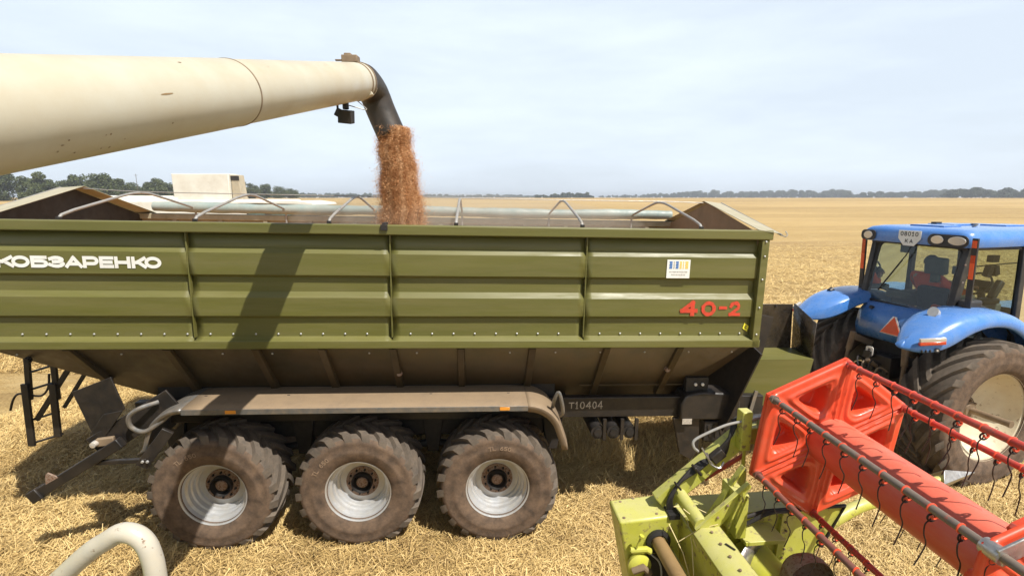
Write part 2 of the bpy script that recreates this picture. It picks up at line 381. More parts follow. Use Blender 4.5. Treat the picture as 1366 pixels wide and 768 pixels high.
# ================================================================ GRAIN TRAILER (local frame: x forward, y away from camera, z up)
TR = empty('grain_trailer', (-1.7473, 5.1108, 0), (0, 0.0187, 0.0725))
tag(TR, 'long olive green three axle grain trailer with corrugated side, tarpaulin bows and mud dusted tyres', 'grain trailer')
XR, XF = -3.74, 4.50
PY, RY = .100, .142     # proud and recessed planes of the near side
FARY = 2.72
prof = [(3.54, RY), (3.395, RY), (3.335, PY), (3.11, PY), (3.078, RY), (2.925, RY), (2.865, PY), (2.67, PY), (2.637, RY), (2.435, RY), (2.405, .085), (2.400, .078), (2.312, .078), (2.305, .11)]
ribs = [XR, -1.64, .41, 2.51, XF]
for i in range(4):
    x0, x1 = ribs[i] + .007, ribs[i + 1] - .007; b = MB(); n = 26; rows = []
    for k in range(n + 1):
        x = x0 + (x1 - x0) * k / n
        w = .0022 * math.sin(x * 3.1 + i) * math.sin(PI * k / n)
        rows.append([(x, y + w * (1 + .6 * math.sin(z * 5)), z) for z, y in prof])
    b.grid(rows).build('wall_panel', M['olive'], TR, solid=.004, smooth=25)
for x in ribs[1:4]:
    b = MB(); b.bb(x - .006, x + .006, .094, .16, 2.43, 3.54); b.build('wall_rib', M['olive'], TR, bevel=.002)
b = MB(); b.bb(XR, XF + .07, .045, .165, 3.54, 3.645); b.build('top_rail', M['olive'], TR, bevel=.012)
b = MB(); b.bb(XR, XF + .05, .058, .13, 2.318, 2.402); b.build('bottom_rail', M['olive'], TR, bevel=.006)
b = MB(); b.prism([(0, 0), (.085, 0), (.085, .02), (.10, .05), (.10, .16), (0, .16)], (XF - .045, .058, 2.32), (1, 0, 0), (0, 1, 0), (0, 0, 1.22)); b.build('corner_post', M['olive'], TR, bevel=.006)
bolt = None
def add_bolt(x, y, z, r=.011, mt=None):
    global bolt
    if bolt is None:
        bb_ = MB(); bb_.lathe([(.0005, -.010), (.006, -.0095), (.010, -.006), (.011, 0)], ax='Y', n=10); bolt = bb_.build('bolt', M['rim'], TR, loc=(x, y, z)); return
    c = bolt.copy(); COL.objects.link(c); c.location = (x, y, z); c.parent = TR
xb = -3.6
while xb < 4.40:
    if min(abs(xb - r) for r in ribs) > .05: add_bolt(xb, RY - .005, 2.462)
    xb += .2335
for z in (2.47, 2.78, 3.1, 3.36, 3.52): add_bolt(XF - .005, .055, z)
# far wall, end walls and inside
b = MB(); b.bb(XR, XF, FARY, FARY + .03, 2.32, 3.56); b.build('far_wall', M['olive_in'], TR)
b = MB(); b.bb(XR, XF + .05, FARY - .05, FARY + .09, 3.535, 3.62); b.build('far_rail', M['cap'], TR, bevel=.01)
for x in np.arange(-3.2, 4.4, .66):
    b = MB(); b.bb(x - .03, x + .03, FARY - .045, FARY - .002, 2.4, 3.535); b.build('inner_post', M['olive_in'], TR, bevel=.004)
b = MB(); b.bb(XR, XF, FARY - .035, FARY - .001, 3.30, 3.36); b.build('inner_rail', M['olive_in'], TR)
for x, nm in ((XR - .0, 'rear_wall'), (XF - .03, 'front_wall')):
    b = MB(); b.bb(x, x + .03, .165, FARY, 2.32, 3.56); b.build(nm, M['gable_in'], TR)
# gables and cap sheets
PK = 1.44
def gable(x, out, zp, inn=.05, ov=.19):
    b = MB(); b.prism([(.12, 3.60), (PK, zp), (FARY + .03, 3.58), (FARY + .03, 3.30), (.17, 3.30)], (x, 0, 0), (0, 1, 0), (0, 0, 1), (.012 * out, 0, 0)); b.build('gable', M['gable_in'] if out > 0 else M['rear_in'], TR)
    x1 = x + out * ov; xi = x - out * inn
    b = MB()
    b.add([(xi, .05, 3.648), (x1, .03, 3.61), (x1, PK, zp - .005), (xi, PK, zp + .02), (xi, .05, 3.655), (x1, .03, 3.617), (x1, PK, zp + .003), (xi, PK, zp + .028)],
          [(0, 1, 2, 3), (7, 6, 5, 4), (0, 4, 5, 1), (1, 5, 6, 2), (2, 6, 7, 3), (3, 7, 4, 0)])
    b.add([(xi, PK, zp + .02), (x1, PK, zp - .005), (x1, FARY + .08, 3.58), (xi, FARY + .08, 3.62), (xi, PK, zp + .028), (x1, PK, zp + .003), (x1, FARY + .08, 3.587), (xi, FARY + .08, 3.627)],
          [(0, 1, 2, 3), (7, 6, 5, 4), (0, 4, 5, 1), (1, 5, 6, 2), (2, 6, 7, 3), (3, 7, 4, 0)])
    b.build('gable_cap', M['cap'], TR, bevel=.002)
    b = MB(); b.tube([(x1, .0, 3.60), (x1 + out * .01, PK, zp), (x1, FARY + .1, 3.57)], .012, 8); b.build('cap_edge', M['galv'], TR)
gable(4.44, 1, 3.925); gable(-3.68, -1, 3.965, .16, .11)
b = MB(); b.tube(bez([(4.64, .03, 3.6), (4.67, -.01, 3.585), (4.69, 0, 3.61), (4.685, .03, 3.64)], 16), .006, 6); b.build('strap_hook', M['galv'], TR)
# tarpaulin bows
bows = [-2.87, -1.56, -.22, 1.10, 2.46, 3.79]
for i, x in enumerate(bows):
    b = MB(); pts = [(x, .155, 3.655), (x, .19, 3.69), (x, .36, 3.735)] + bez([(x, 1.12, 3.885), (x, 1.34, 3.915), (x, 1.58, 3.915), (x, 1.80, 3.88)], 12) + [(x, 2.60, 3.72), (x, 2.66, 3.69), (x, 2.67, 3.45)]
    b.tube(pts, .0155, 10); b.build('tarp_bow', M['galv'], TR)
    b = MB(); b.bb(x - .022, x + .022, .14, .168, 3.640, 3.675); b.build('bow_socket', M['black'], TR, bevel=.004)
b = MB(); b.tube(bez([(-3.6, PK, 3.965), (-2.87, PK, 3.935), (-1.56, PK, 3.93), (-.22, PK, 3.93), (1.1, PK, 3.93), (2.46, PK, 3.93), (3.79, PK, 3.935), (4.44, PK, 3.925)], 30), .006, 6); b.build('ridge_strap', M['galv'], TR)
for i in (2, ):
    b = MB(); b.bb(.345, .385, .035, .17, 3.60, 3.668); b.bb(.33, .40, .02, .04, 3.59, 3.65); b.build('rail_clamp', M['dark'], TR, bevel=.003)
# rolled tarpaulin on the far rail
b = MB(); pts = []; rr = []
for k in range(121):
    x = -3.45 + 7.88 * k / 120; pts.append((x, 2.66 + .008 * math.sin(x * 2.3), 3.715 + .008 * math.sin(x * 1.7 + 1))); rr.append(.075 + .006 * math.sin(x * 4.1) + .003 * math.sin(x * 17))
b.tube(pts, rr, 20); b.build('rolled_tarp', M['tarp'], TR)
# hopper
HB = 1.46
yb0, yb1 = .80, 2.02
xr0, xf0 = XR, XF
xr1, xf1 = -2.35, 4.02
b = MB()
P = [(xr0, .13, 2.315), (xf0, .13, 2.315), (xf0, FARY, 2.315), (xr0, FARY, 2.315), (xr1, yb0, HB), (xf1, yb0, HB), (xf1, yb1, HB), (xr1, yb1, HB)]
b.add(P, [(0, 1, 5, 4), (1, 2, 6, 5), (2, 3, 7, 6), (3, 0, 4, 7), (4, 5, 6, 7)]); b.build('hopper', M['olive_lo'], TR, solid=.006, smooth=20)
def hop(x, f):  # point on near hopper side: f 0 top .. 1 bottom
    return Vector((x, .13 + (yb0 - .13) * f, 2.315 + (HB - 2.315) * f))
for x in (-2.95, -1.95, -1.05, -.35, .41, 1.15, 1.95, 2.8, 3.65):
    f1 = .93 if x > -2.3 else .55
    a, c = hop(x, .0), hop(x + (.12 if x < -2.3 else 0), f1); nrm = Vector((0, -.78, -.62))
    b = MB(); w = .046
    b.add([a + Vector((-w, 0, 0)), a + Vector((w, 0, 0)), c + Vector((w, 0, 0)), c + Vector((-w, 0, 0)),
           a + nrm * .035 + Vector((-w * .8, 0, 0)), a + nrm * .035 + Vector((w * .8, 0, 0)), c + nrm * .065 + Vector((w * .8, 0, 0)), c + nrm * .065 + Vector((-w * .8, 0, 0))],
          [(0, 1, 2, 3), (7, 6, 5, 4), (0, 4, 5, 1), (1, 5, 6, 2), (2, 6, 7, 3), (3, 7, 4, 0)])
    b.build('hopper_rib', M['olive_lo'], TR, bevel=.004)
a = hop(.2, .86) + Vector((0, -.03, -.02)); c = hop(1.1, .86) + Vector((0, -.03, -.02))
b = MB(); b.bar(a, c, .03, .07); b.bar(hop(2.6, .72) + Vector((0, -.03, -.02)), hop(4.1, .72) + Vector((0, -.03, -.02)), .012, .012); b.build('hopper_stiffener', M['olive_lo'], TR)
for x, f in ((.43, .45), (3.62, .40), (-3.42, .16)):
    p = hop(x, f) + Vector((0, -.03, -.02)); b = MB(); b.lathe([(.001, -.02), (.026, -.02), (.026, 0), (.036, 0), (.036, .02)], c=p, ax='Y', n=14); b.build('plug', M['hubrust'] if x > 0 else M['dark'], TR)
for q in range(16):
    x = -3.5 + q * .52; p = hop(x, .10) + Vector((0, -.004, -.004)); add_bolt(p.x, p.y, p.z)
# front face plates of the hopper
b = MB(); b.bar((4.62, .55, 2.30), (4.36, .75, 1.25), .9, .02, up=(1, 0, 0)); b.build('front_plate', M['black'], TR)
# front discharge box
b = MB()
b.prism([(5.02, 2.57), (5.70, 2.57), (5.74, 1.93), (4.98, 1.93)], (0, 1.25, 0), (1, 0, 0), (0, 0, 1), (0, .012, 0))
b.build('discharge_box', M['blackg'], TR, bevel=.003)
b = MB(); b.add([(4.99, .84, 2.44), (5.03, 1.25, 2.585), (4.98, 1.25, 1.93), (4.93, .84, 1.80)], [(0, 1, 2, 3)])
b.build('box_side', M['blackg'], TR, solid=.012)
b = MB(); b.add([(5.78, .84, 2.40), (5.72, 1.25, 2.585), (5.76, 1.25, 1.93), (5.76, .84, 1.80)], [(0, 1, 2, 3)]); b.build('box_side', M['blackg'], TR, solid=.012)
b = MB(); b.add([(4.96, .80, 1.92), (5.77, .80, 1.92), (5.68, .82, 1.28), (4.80, .82, 1.28), (4.97, 1.25, 1.94), (5.76, 1.25, 1.94)], [(0, 1, 2, 3), (0, 1, 5, 4)]); b.build('box_front', M['olive'], TR, solid=.014, smooth=0)
b = MB(); b.bar((4.98, .86, 2.52), (4.72, .86, 1.25), .03, .42, up=(1, 0, 0)); b.build('box_bracket', M['black'], TR)
for x in (5.18, 5.45): b = MB(); b.lathe([(.001, -.015), (.014, -.012), (.016, 0)], c=(x, 1.24, 2.545), n=10); b.build('box_bolt', M['dark'], TR)
b = MB(); b.bar((4.83, .48, 1.62), (4.74, .48, 1.13), .022, .045); b.build('support_strip', M['grey'], TR)
# chassis
b = MB(); b.bb(-2.6, 4.95, .50, .60, 1.29, 1.55); b.build('chassis_beam', M['black'], TR, bevel=.01)
b = MB(); b.bb(-2.6, 4.95, 2.15, 2.25, 1.29, 1.55); b.build('chassis_beam', M['black'], TR, bevel=.01)
for x in (-2.5, -.8, .8, 2.4, 3.9): b = MB(); b.bb(x - .06, x + .06, .6, 2.15, 1.32, 1.50); b.build('cross_member', M['black'], TR)
b = MB(); b.bb(-2.4, 2.3, .62, .70, 1.5, 1.78); b.build('side_plate', M['dark'], TR)
for x in (2.82, 3.02, 3.22):
    b = MB(); b.tube([(x - .0, .42, 1.13), (x, 1.5, 1.13)], .085, 18); b.tube([(x, .40, 1.13), (x, .42, 1.13)], .05, 14); b.build('air_tank', M['dark'], TR)
for x in (2.90, 3.12, 3.30):
    b = MB(); b.bb(x - .02, x + .02, .40, .44, 1.03, 1.30); b.build('tank_strap', M['black'], TR)
b = MB(); b.prism([(3.84, 1.48), (3.90, 1.60), (4.10, 1.64), (4.50, 1.62), (4.60, 1.50), (4.60, 1.28), (3.84, 1.28)], (0, .40, 0), (1, 0, 0), (0, 0, 1), (0, .3, 0)); b.build('tool_box', M['black'], TR, bevel=.02)
b = MB(); b.prism([(3.78, 1.28), (4.12, 1.28), (4.14, .85), (4.05, .72), (3.90, .80)], (0, .46, 0), (1, 0, 0), (0, 0, 1), (0, .05, 0)); b.build('leg_bracket', M['black'], TR, bevel=.006)
b = MB(); b.bb(4.18, 4.52, .44, .58, .98, 1.24); b.build('valve_block', M['dark'], TR, bevel=.01)
for k in range(4): b = MB(); b.bar((4.23 + k * .075, .435, 1.19), (4.27 + k * .075, .435, 1.03), .012, .03); b.build('valve_fin', M['black'], TR)
b = MB(); b.bb(3.87, 3.99, .394, .398, 1.23, 1.30); b.build('small_plate', M['chalk'], TR)
b = MB(); b.prism([(4.1, 1.28), (5.1, 1.2), (7.3, .66), (7.3, .50), (5.0, .80), (4.3, .70)], (0, 1.30, 0), (1, 0, 0), (0, 0, 1), (0, .3, 0)); b.build('drawbar', M['black'], TR, bevel=.01)
b = MB(); b.bb(4.3, 4.98, .62, 1.9, .86, 1.28); b.build('drawbar_frame', M['dark'], TR, bevel=.02)
b = MB(); b.tube([(4.9, 1.3, 1.9), (4.9, 1.5, 1.2), (4.6, 1.4, 1.0)], .05, 10); b.tube(bez([(4.3, .45, 1.5), (4.5, .5, 1.35), (4.9, .9, 1.3), (5.6, 1.3, 1.0), (6.9, 1.4, .9)], 30), .014, 8); b.tube(bez([(4.2, .5, 1.45), (4.6, .52, 1.2), (5.0, .9, 1.2), (5.8, 1.4, .95), (7.0, 1.5, .95)], 30), .012, 8); b.build('hydraulic_hose', M['dark'], TR)
for q, x in enumerate((4.03, 4.12)): b = MB(); b.lathe([(.001, -.02), (.018, -.018), (.02, 0)], c=(x, .47, 1.72), n=10); b.build('coupling', M['white'], TR)
b = MB(); b.bb(3.92, 4.2, .48, .56, 1.62, 1.80); b.build('coupling_bracket', M['dark'], TR)
b = MB(); b.bb(-2.25, 2.2, .72, .86, .98, 1.29); b.build('bogie_fill_panel', M['dark'], TR, bevel=.02)  # dark panel, added with the suspension below to fill shade between the wheels
for x in (-2.3, -.79, .79, 2.3):
    b = MB(); b.prism([(-.14, 1.29), (.14, 1.29), (.07, .78), (-.07, .78)], (x, .68, 0), (1, 0, 0), (0, 0, 1), (0, .16, 0)); b.build('spring_hanger', M['dark'], TR, bevel=.01)
for x in (-1.578, 0, 1.578):
    b = MB(); b.tube(bez([(x - .72, .76, .86), (x - .3, .76, .80), (x, .76, .78), (x + .3, .76, .80), (x + .72, .76, .86)], 16), .05, 8); b.build('leaf_spring', M['dark'], TR)
    b = MB(); b.bb(x - .12, x + .12, .60, .66, .45, .86); b.lathe([(.001, -.02), (.17, -.02), (.19, .05), (.19, .2)], c=(x, .52, .645), n=28); b.build('brake_drum', M['dark'], TR)
# mudguard over the wheels
def fender_sec(pts_xz, y0, y1, lip):
    rows = []
    for (x, z, nx, nz_) in pts_xz:
        rows.append([(x - nx * lip, y0, z - nz_ * lip), (x - nx * .012, y0 - .002, z - nz_ * .012), (x, y0 + .012, z), (x + nx * .012, y0 + .12, z + nz_ * .012), (x + nx * .02, (y0 + y1) / 2, z + nz_ * .02), (x + nx * .012, y1 - .1, z + nz_ * .012), (x, y1, z), (x - nx * lip, y1, z - nz_ * lip)])
    return rows
for far in (0, 1):
    y0, y1 = (0.0, .64) if not far else (2.24, 2.88)
    b = MB(); b.grid(fender_sec([(x, 1.672, 0, 1) for x in np.linspace(-1.80, 1.90, 20)], y0, y1, .06)); b.build('mudguard', M['fender'], TR, solid=.006, smooth=50)
    if not far:
        b = MB(); b.bb(-1.80, 1.90, -.012, -.004, 1.612, 1.672); b.build('mudguard_edge', M['grey'], TR, bevel=.002)
    for sx in (-1, 1):
        pts = []
        for k in range(13):
            a = math.radians(90 - sx * (k / 12) * 74)
            cx, cz, r = (1.90, 1.26, .412) if sx > 0 else (-1.80, 1.26, .412)
            pts.append((cx + r * math.cos(a), cz + r * math.sin(a) * 1.0, math.cos(a), math.sin(a)))
        if sx > 0: pts += [(2.36, 1.20, 1, .1), (2.375, 1.13, 1, 0)]
        else: pts += [(-2.24, 1.22, -.9, .2), (-2.30, 1.16, -.9, .2)]
        b = MB(); b.grid(fender_sec(pts, y0 + .002, y1 - .002, .075 if sx > 0 else .05)); b.build('mudguard_end', M['fender'] if sx > 0 else M['grey'], TR, solid=.006, smooth=50)
for x in (-1.29, 1.64): b = MB(); b.bb(x - .055, x + .055, -.020, -.013, 1.625, 1.663); b.build('side_reflector', M['orange'], TR, bevel=.003)
for x in (-1.7, -.8, .8, 1.7):
    b = MB(); b.bar((x, .3, 1.68), (x, .6, 1.50), .03, .05); b.build('mudguard_bracket', M['black'], TR)
b = MB(); b.tube(bez([(2.20, .12, 1.60), (2.20, .03, 1.72), (2.24, -.0, 1.82), (2.28, .0, 1.70), (2.30, .02, 1.58), (2.28, .06, 1.52)], 30), .022, 10); b.build('rubber_loop', M['grey'], TR)
b = MB(); b.tube(bez([(-2.08, .1, 1.72), (-2.20, -.02, 1.70), (-2.30, -.04, 1.62), (-2.30, -.03, 1.50), (-2.18, -.02, 1.44), (-2.04, .02, 1.52), (-1.95, .05, 1.60)], 36), .024, 10); b.build('rubber_loop', M['grey'], TR)

# wheels: axis along local y, face at y = -0.33 from the wheel centre
def tyre(R, Wd, rr, nlug, lugh, lw, sweep, mats, name, parent, crown=.035):
    b = MB(); h = Wd / 2
    carc = R - lugh
    pr = [(rr, -h * .80), (rr + .012, -h * .86), (rr + (carc - rr) * .18, -h * .97), (rr + (carc - rr) * .42, -h * 1.00), (rr + (carc - rr) * .47, -h * 1.012), (rr + (carc - rr) * .52, -h * 1.0), (rr + (carc - rr) * .74, -h * .985), (rr + (carc - rr) * .78, -h * .99), (rr + (carc - rr) * .88, -h * .955),
          (carc - crown * .55, -h * .88), (carc - crown * .25, -h * .66), (carc, -h * .25)]
    full = pr + [(r, -y) for r, y in reversed(pr)]
    k = len(full) - 1; ms = [0 if min(full[i][0], full[i + 1][0]) < carc - crown * .9 else 1 for i in range(k)]
    b.lathe(full, n=96, ms=ms)
    def surf(y, a, hh):
        ay = abs(y) / h
        if ay <= .88: r = carc - crown * .55 * (ay / .88) ** 2
        else: r = carc - crown * .55 - (ay - .88) / .12 * (carc - rr) * .16
        r += hh
        return Vector((r * math.cos(a), y, r * math.sin(a)))
    for s in (-1, 1):
        for i in range(nlug):
            a0 = 2 * PI * (i + (.5 if s > 0 else 0)) / nlug
            secs = []
            K = 9
            for q in range(K + 1):
                f = q / K                       # 0 at shoulder, 1 at centre
                y = s * h * (.945 - .945 * f + .02)
                a = a0 + sweep * (f ** 1.15)
                wid = lw * (1.15 - .25 * f) / carc / 2
                hh = lugh * (1 if 0 < q else .92) * (1.0 if q < K else .8)
                low = -.02
                if q == 0: low = -.06; hh = lugh * .45
                secs.append([surf(y, a - wid * 1.25, low), surf(y, a - wid, hh), surf(y, a + wid, hh), surf(y, a + wid * 1.25, low)])
            fs = []; vs = [p for r_ in secs for p in r_]
            for q in range(K):
                o = q * 4
                for j in range(4): fs.append((o + j, o + (j + 1) % 4, o + 4 + (j + 1) % 4, o + 4 + j))
            fs.append((3, 2, 1, 0)); fs.append(tuple(K * 4 + j for j in range(4)))
            b.add(vs, fs, 1)
    return b.build(name, mats, parent, smooth=38)
def trailer_wheel(loc):
    w = empty('wheel', loc, parent=TR)
    tyre(.72, .66, .345, 21, .052, .078, .42, [M['side'], M['tread']], 'tyre', w)
    b = MB(); pr = [(.352, -.285), (.368, -.295), (.366, -.270), (.345, -.262), (.338, -.22), (.312, -.205), (.306, -.16), (.290, -.150), (.285, -.10), (.262, -.09), (.255, -.06), (.235, -.055), (.185, -.062)]
    b.lathe(pr, n=64); b.lathe([(.352, -.28), (.352, .28)], n=64); b.lathe([(.352, .285), (.368, .295), (.345, .262), (.31, .2), (.30, .0), (.26, -.05)], n=64); b.build('rim', M['rim'], w, smooth=30)
    b = MB(); b.lathe([(.187, -.060), (.187, -.075), (.120, -.078), (.116, -.05)], n=48); b.build('hub_ring', M['hubrust'], w)
    b = MB(); b.lathe([(.122, -.06), (.120, -.13), (.112, -.14), (.105, -.09), (.09, -.07), (.070, -.10), (.001, -.105)], n=40); b.build('hub', M['dark'], w)
    b = MB(); b.lathe([(.001, -.112), (.056, -.110), (.066, -.100)], n=30); b.build('hub_cap', M['hubrust'], w)
    for i in range(10):
        a = 2 * PI * i / 10 + .2; b = MB(); b.lathe([(.001, -.102), (.009, -.102), (.012, -.098), (.013, -.076)], c=(.152 * math.cos(a), 0, .152 * math.sin(a)), n=6); b.build('wheel_nut', M['dark'], w, smooth=0)
    return w
ww = trailer_wheel((0, .33, .645)); ww.rotation_euler = (0, .1, 0)
for i, (x, r) in enumerate(((-1.578, .5), (1.578, 1.0))): copytree(ww, TR, (x, .33, .645), (0, r, 0))
for i, (x, r) in enumerate(((-1.578, .7), (0, 1.3), (1.578, .2))):
    copytree(ww, TR, (x, 2.55, .645), (0, r, PI))
for x in (-1.578, 0, 1.578): b = MB(); b.tube([(x, .3, .69), (x, 2.58, .69)], .07, 14); b.build('axle', M['black'], TR)

def arc_letters(parent, text, r0, a_start, step, h, w, face, m):
    b = MB()
    for i, ch in enumerate(text):
        if ch == ' ': continue
        a = a_start - i * step; rad = Vector((math.cos(a), 0, math.sin(a))); tan = Vector((math.sin(a), 0, -math.cos(a)))
        for st in GL[ch]:
            stroke_(b, [((p[0] - .5) * w, p[1] * h) for p in st], .009, rad * r0 + Vector((0, face, 0)), tan, rad, (0, -1, 0), closed=len(st) > 12 and ch in 'О08')
    return b.build('sidewall_lettering', m, parent, smooth=0)
# rear ladder
LY = .62
for x, xb_ in ((-3.77, -3.85), (-3.50, -3.55)):
    zb = .99 if x < -3.6 else 1.10
    b = MB(); b.bar((x, LY, 2.22), (xb_ + .03, LY, 1.55), .035, .06, up=(1, 0, 0)); b.bar((xb_ + .025, LY - .03, 1.75), (xb_, LY - .03, zb), .03, .075, up=(1, 0, 0)); b.build('ladder_rail', M['black'], TR, bevel=.004)
for z in (1.92, 1.72, 1.36, 1.08):
    b = MB(); b.tube([(-3.83, LY, z - .06), (-3.52, LY, z + .04)], .013, 8); b.build('ladder_rung', M['black'], TR)
b = MB(); b.tube(bez([(-4.05, LY, 1.42), (-4.0, LY, 1.55), (-3.93, LY, 1.62), (-3.80, LY, 1.60), (-3.68, LY, 1.60), (-3.60, LY, 1.70), (-3.57, LY, 1.86)], 30), .012, 8); b.build('ladder_hook', M['black'], TR)
b = MB(); b.bar((-3.28, LY, 2.02), (-3.78, LY, 1.30), .03, .05); b.build('ladder_brace', M['black'], TR)
b = MB(); b.bar((-3.10, LY, 1.98), (-3.46, LY, 1.45), .03, .035); b.build('ladder_brace', M['black'], TR)
# rear underrun bumper
def rot2(p, q): return Vector(p) - Vector(q)
b = MB(); b.bar((-3.30, -.06, .77), (-2.42, -.02, 1.33), .09, .11); b.build('bumper_beam', M['black'], TR, bevel=.01)
b = MB(); b.bar((-3.34, -.06, .745), (-3.24, -.06, .81), .13, .13); b.build('bumper_end', M['black'], TR, bevel=.01)
b = MB(); b.bar((-2.72, .02, 1.24), (-1.95, .16, 1.73), .03, .26); b.build('side_plate', M['black'], TR, bevel=.006)
b = MB(); b.bar((-2.72, -.03, 1.10), (-2.18, -.03, 1.12), .045, .045); b.bar((-2.24, -.03, 1.05), (-1.98, .05, 1.42), .05, .12); b.build('bumper_arm', M['black'], TR, bevel=.006)
for dx in (0, .05): b = MB(); b.lathe([(.001, -.015), (.013, -.013), (.016, 0)], c=(-2.21 + dx, -.055, 1.115), n=10); b.build('arm_bolt', M['rim'], TR)
b = MB(); b.prism([(-2.76, 1.40), (-2.90, 1.86), (-2.50, 2.02), (-2.40, 1.66)], (0, .05, 0), (1, 0, 0), (0, 0, 1), (0, .02, 0))
b.prism([(-2.76, 1.40), (-2.62, 1.35), (-2.40, 1.66), (-2.60, 1.62)], (0, .02, 0), (1, 0, 0), (0, 0, 1), (0, .02, 0)); b.build('mud_flap', M['black'], TR, bevel=.004)
b = MB(); b.lathe([(.001, -.07), (.03, -.065), (.035, -.03), (.032, 0)], c=(-2.66, -.03, 1.33), n=16); b.build('tail_lamp', M['lampglass'], TR)
b = MB(); b.bar((-2.66, -.03, 1.33), (-2.50, .0, 1.34), .05, .09); b.build('lamp_bracket', M['bronze'], TR, bevel=.01)
b = MB(); b.prism([(0, 0), (.13, .075), (.03, .13), (.01, .11)], (-3.17, -.10, .90), (1, 0, 0), (0, 0, 1), (0, .02, 0)); b.build('bumper_lug', M['hubrust'], TR)

# ---------------------------------------------------------------- lettering
def ribbon(b, pts, w, o, u, v, nrm, sx=1, sz=1, k=[0], closed=False, jit=0):
    o, u, v, nrm = map(Vector, (o, u, v, nrm)); k[0] += 1; off = nrm * (.0015 + .00025 * (k[0] % 9))
    P = [(p[0] * sx, p[1] * sz) for p in pts]; n = len(P); Lf, Rt = [], []
    for i in range(n):
        if closed: a, c = P[i - 1], P[(i + 1) % n]
        else: a, c = P[max(i - 1, 0)], P[min(i + 1, n - 1)]
        def unit(p, q): d = math.hypot(q[0] - p[0], q[1] - p[1]) or 1; return ((q[0] - p[0]) / d, (q[1] - p[1]) / d)
        d1 = unit(a, P[i]) if (a != P[i]) else unit(P[i], c); d2 = unit(P[i], c) if (c != P[i]) else d1
        t = (d1[0] + d2[0], d1[1] + d2[1]); l = math.hypot(*t) or 1; t = (t[0] / l, t[1] / l)
        cs = max(.45, t[0] * d1[0] + t[1] * d1[1]); h = w / 2 / cs * (1 + (random.uniform(-jit, jit)))
        Lf.append((P[i][0] - t[1] * h, P[i][1] + t[0] * h)); Rt.append((P[i][0] + t[1] * h, P[i][1] - t[0] * h))
    mp_ = lambda q: o + u * q[0] + v * q[1] + off
    vs = [mp_(q) for q in Lf] + [mp_(q) for q in Rt]
    b.add(vs, [(i, (i + 1) % n, n + (i + 1) % n, n + i) for i in range(n if closed else n - 1)])
def el(cx, cy, rx, ry, a0, a1, n=20): return [(cx + rx * math.cos(math.radians(a0 + (a1 - a0) * i / n)), cy + ry * math.sin(math.radians(a0 + (a1 - a0) * i / n))) for i in range(n + (0 if abs(a1 - a0) == 360 else 1))]
GL = {'К': [[(0, 0), (0, 1)], [(.97, 1), (.34, .52)], [(.40, .54), (1.0, 0)], [(0, .5), (.34, .5)]],
      'О': [el(.5, .5, .5, .5, 0, 360, 28)], 'Б': [[(.95, 1), (0, 1), (0, 0), (.68, 0)] + el(.68, .29, .32, .29, -90, 90, 10)[1:] + [(0, .58)]],
      'З': [[(.05, .85)] + el(.5, .76, .42, .24, 150, -90, 12) , el(.5, .27, .47, .27, 90, -90, 10)[:] + [(.5, 0), (.25, .03), (.0, .17)], [(.30, .52), (.55, .52)]],
      'А': [[(0, 0), (.5, 1.0), (1, 0)], [(.2, .27), (.8, .27)]], 'Р': [[(0, 0), (0, 1), (.68, 1)] + el(.68, .66, .32, .34, 90, -90, 10)[1:] + [(0, .32)]],
      'Е': [[(1, 1), (0, 1), (0, 0), (1, 0)], [(0, .5), (.9, .5)]], 'Н': [[(0, 0), (0, 1)], [(1, 0), (1, 1)], [(0, .5), (1, .5)]],
      '4': [[(.75, 0), (.75, 1), (0, .3), (1, .3)]], '0': [el(.5, .5, .5, .5, 0, 360, 20)], '-': [[(0, .5), (1, .5)]], '2': [[(.02, .72)] + el(.5, .70, .46, .30, 165, -35, 10) + [(0, 0), (1, 0)]],
      'T': [[(0, 1), (1, 1)], [(.5, 1), (.5, 0)]], '1': [[(.1, .75), (.5, 1), (.5, 0)], [(.2, 0), (.8, 0)]], 'L': [[(0, 1), (0, 0), (.9, 0)]], '8': [el(.5, .74, .38, .26, 0, 360, 16), el(.5, .25, .46, .27, 0, 360, 16)], 'C': [el(.5, .5, .5, .5, 50, 310, 16)],
      '6': [[(.8, .95), (.3, .75)] + el(.5, .3, .45, .3, 150, 509, 20)], '5': [[(1, 1), (.1, 1), (.05, .55), (.5, .62)] + el(.5, .32, .45, .30, 80, -140, 10)]}
def stroke_(b, pts, w, *a, closed=False, jit=0, sc=None):
    if closed: return ribbon(b, pts, w, *a, closed=True, jit=jit)
    runs = [[pts[0]]]
    for i in range(1, len(pts)):
        runs[-1].append(pts[i])
        if i < len(pts) - 1:
            d1 = math.atan2(pts[i][1] - pts[i-1][1], pts[i][0] - pts[i-1][0]); d2 = math.atan2(pts[i+1][1] - pts[i][1], pts[i+1][0] - pts[i][0])
            if abs((d2 - d1 + PI) % (2 * PI) - PI) > .6: runs.append([pts[i]])
    for r in runs:
        def ext(p, q):
            d = math.hypot(p[0] - q[0], p[1] - q[1]) or 1; return (p[0] + (p[0] - q[0]) / d * w / 2, p[1] + (p[1] - q[1]) / d * w / 2)
        r = [ext(r[0], r[1])] + (r[1:-1]) + [ext(r[-1], r[-2])]
        ribbon(b, r, w, *a, jit=jit)
def write(name, seq, o, u, v, nrm, stroke, m, parent, jit=0):
    b = MB()
    for ch, x0, x1, z0, z1 in seq:
        w_, h_ = x1 - x0 - stroke, z1 - z0 - stroke
        for st in GL[ch]:
            cl = len(st) > 12 and ch in 'О08' 
            stroke_(b, [(x0 + stroke / 2 + p[0] * w_, z0 + stroke / 2 + p[1] * h_) for p in st], stroke, o, u, v, nrm, closed=cl, jit=jit)
    return b.build(name, m, parent, smooth=0)
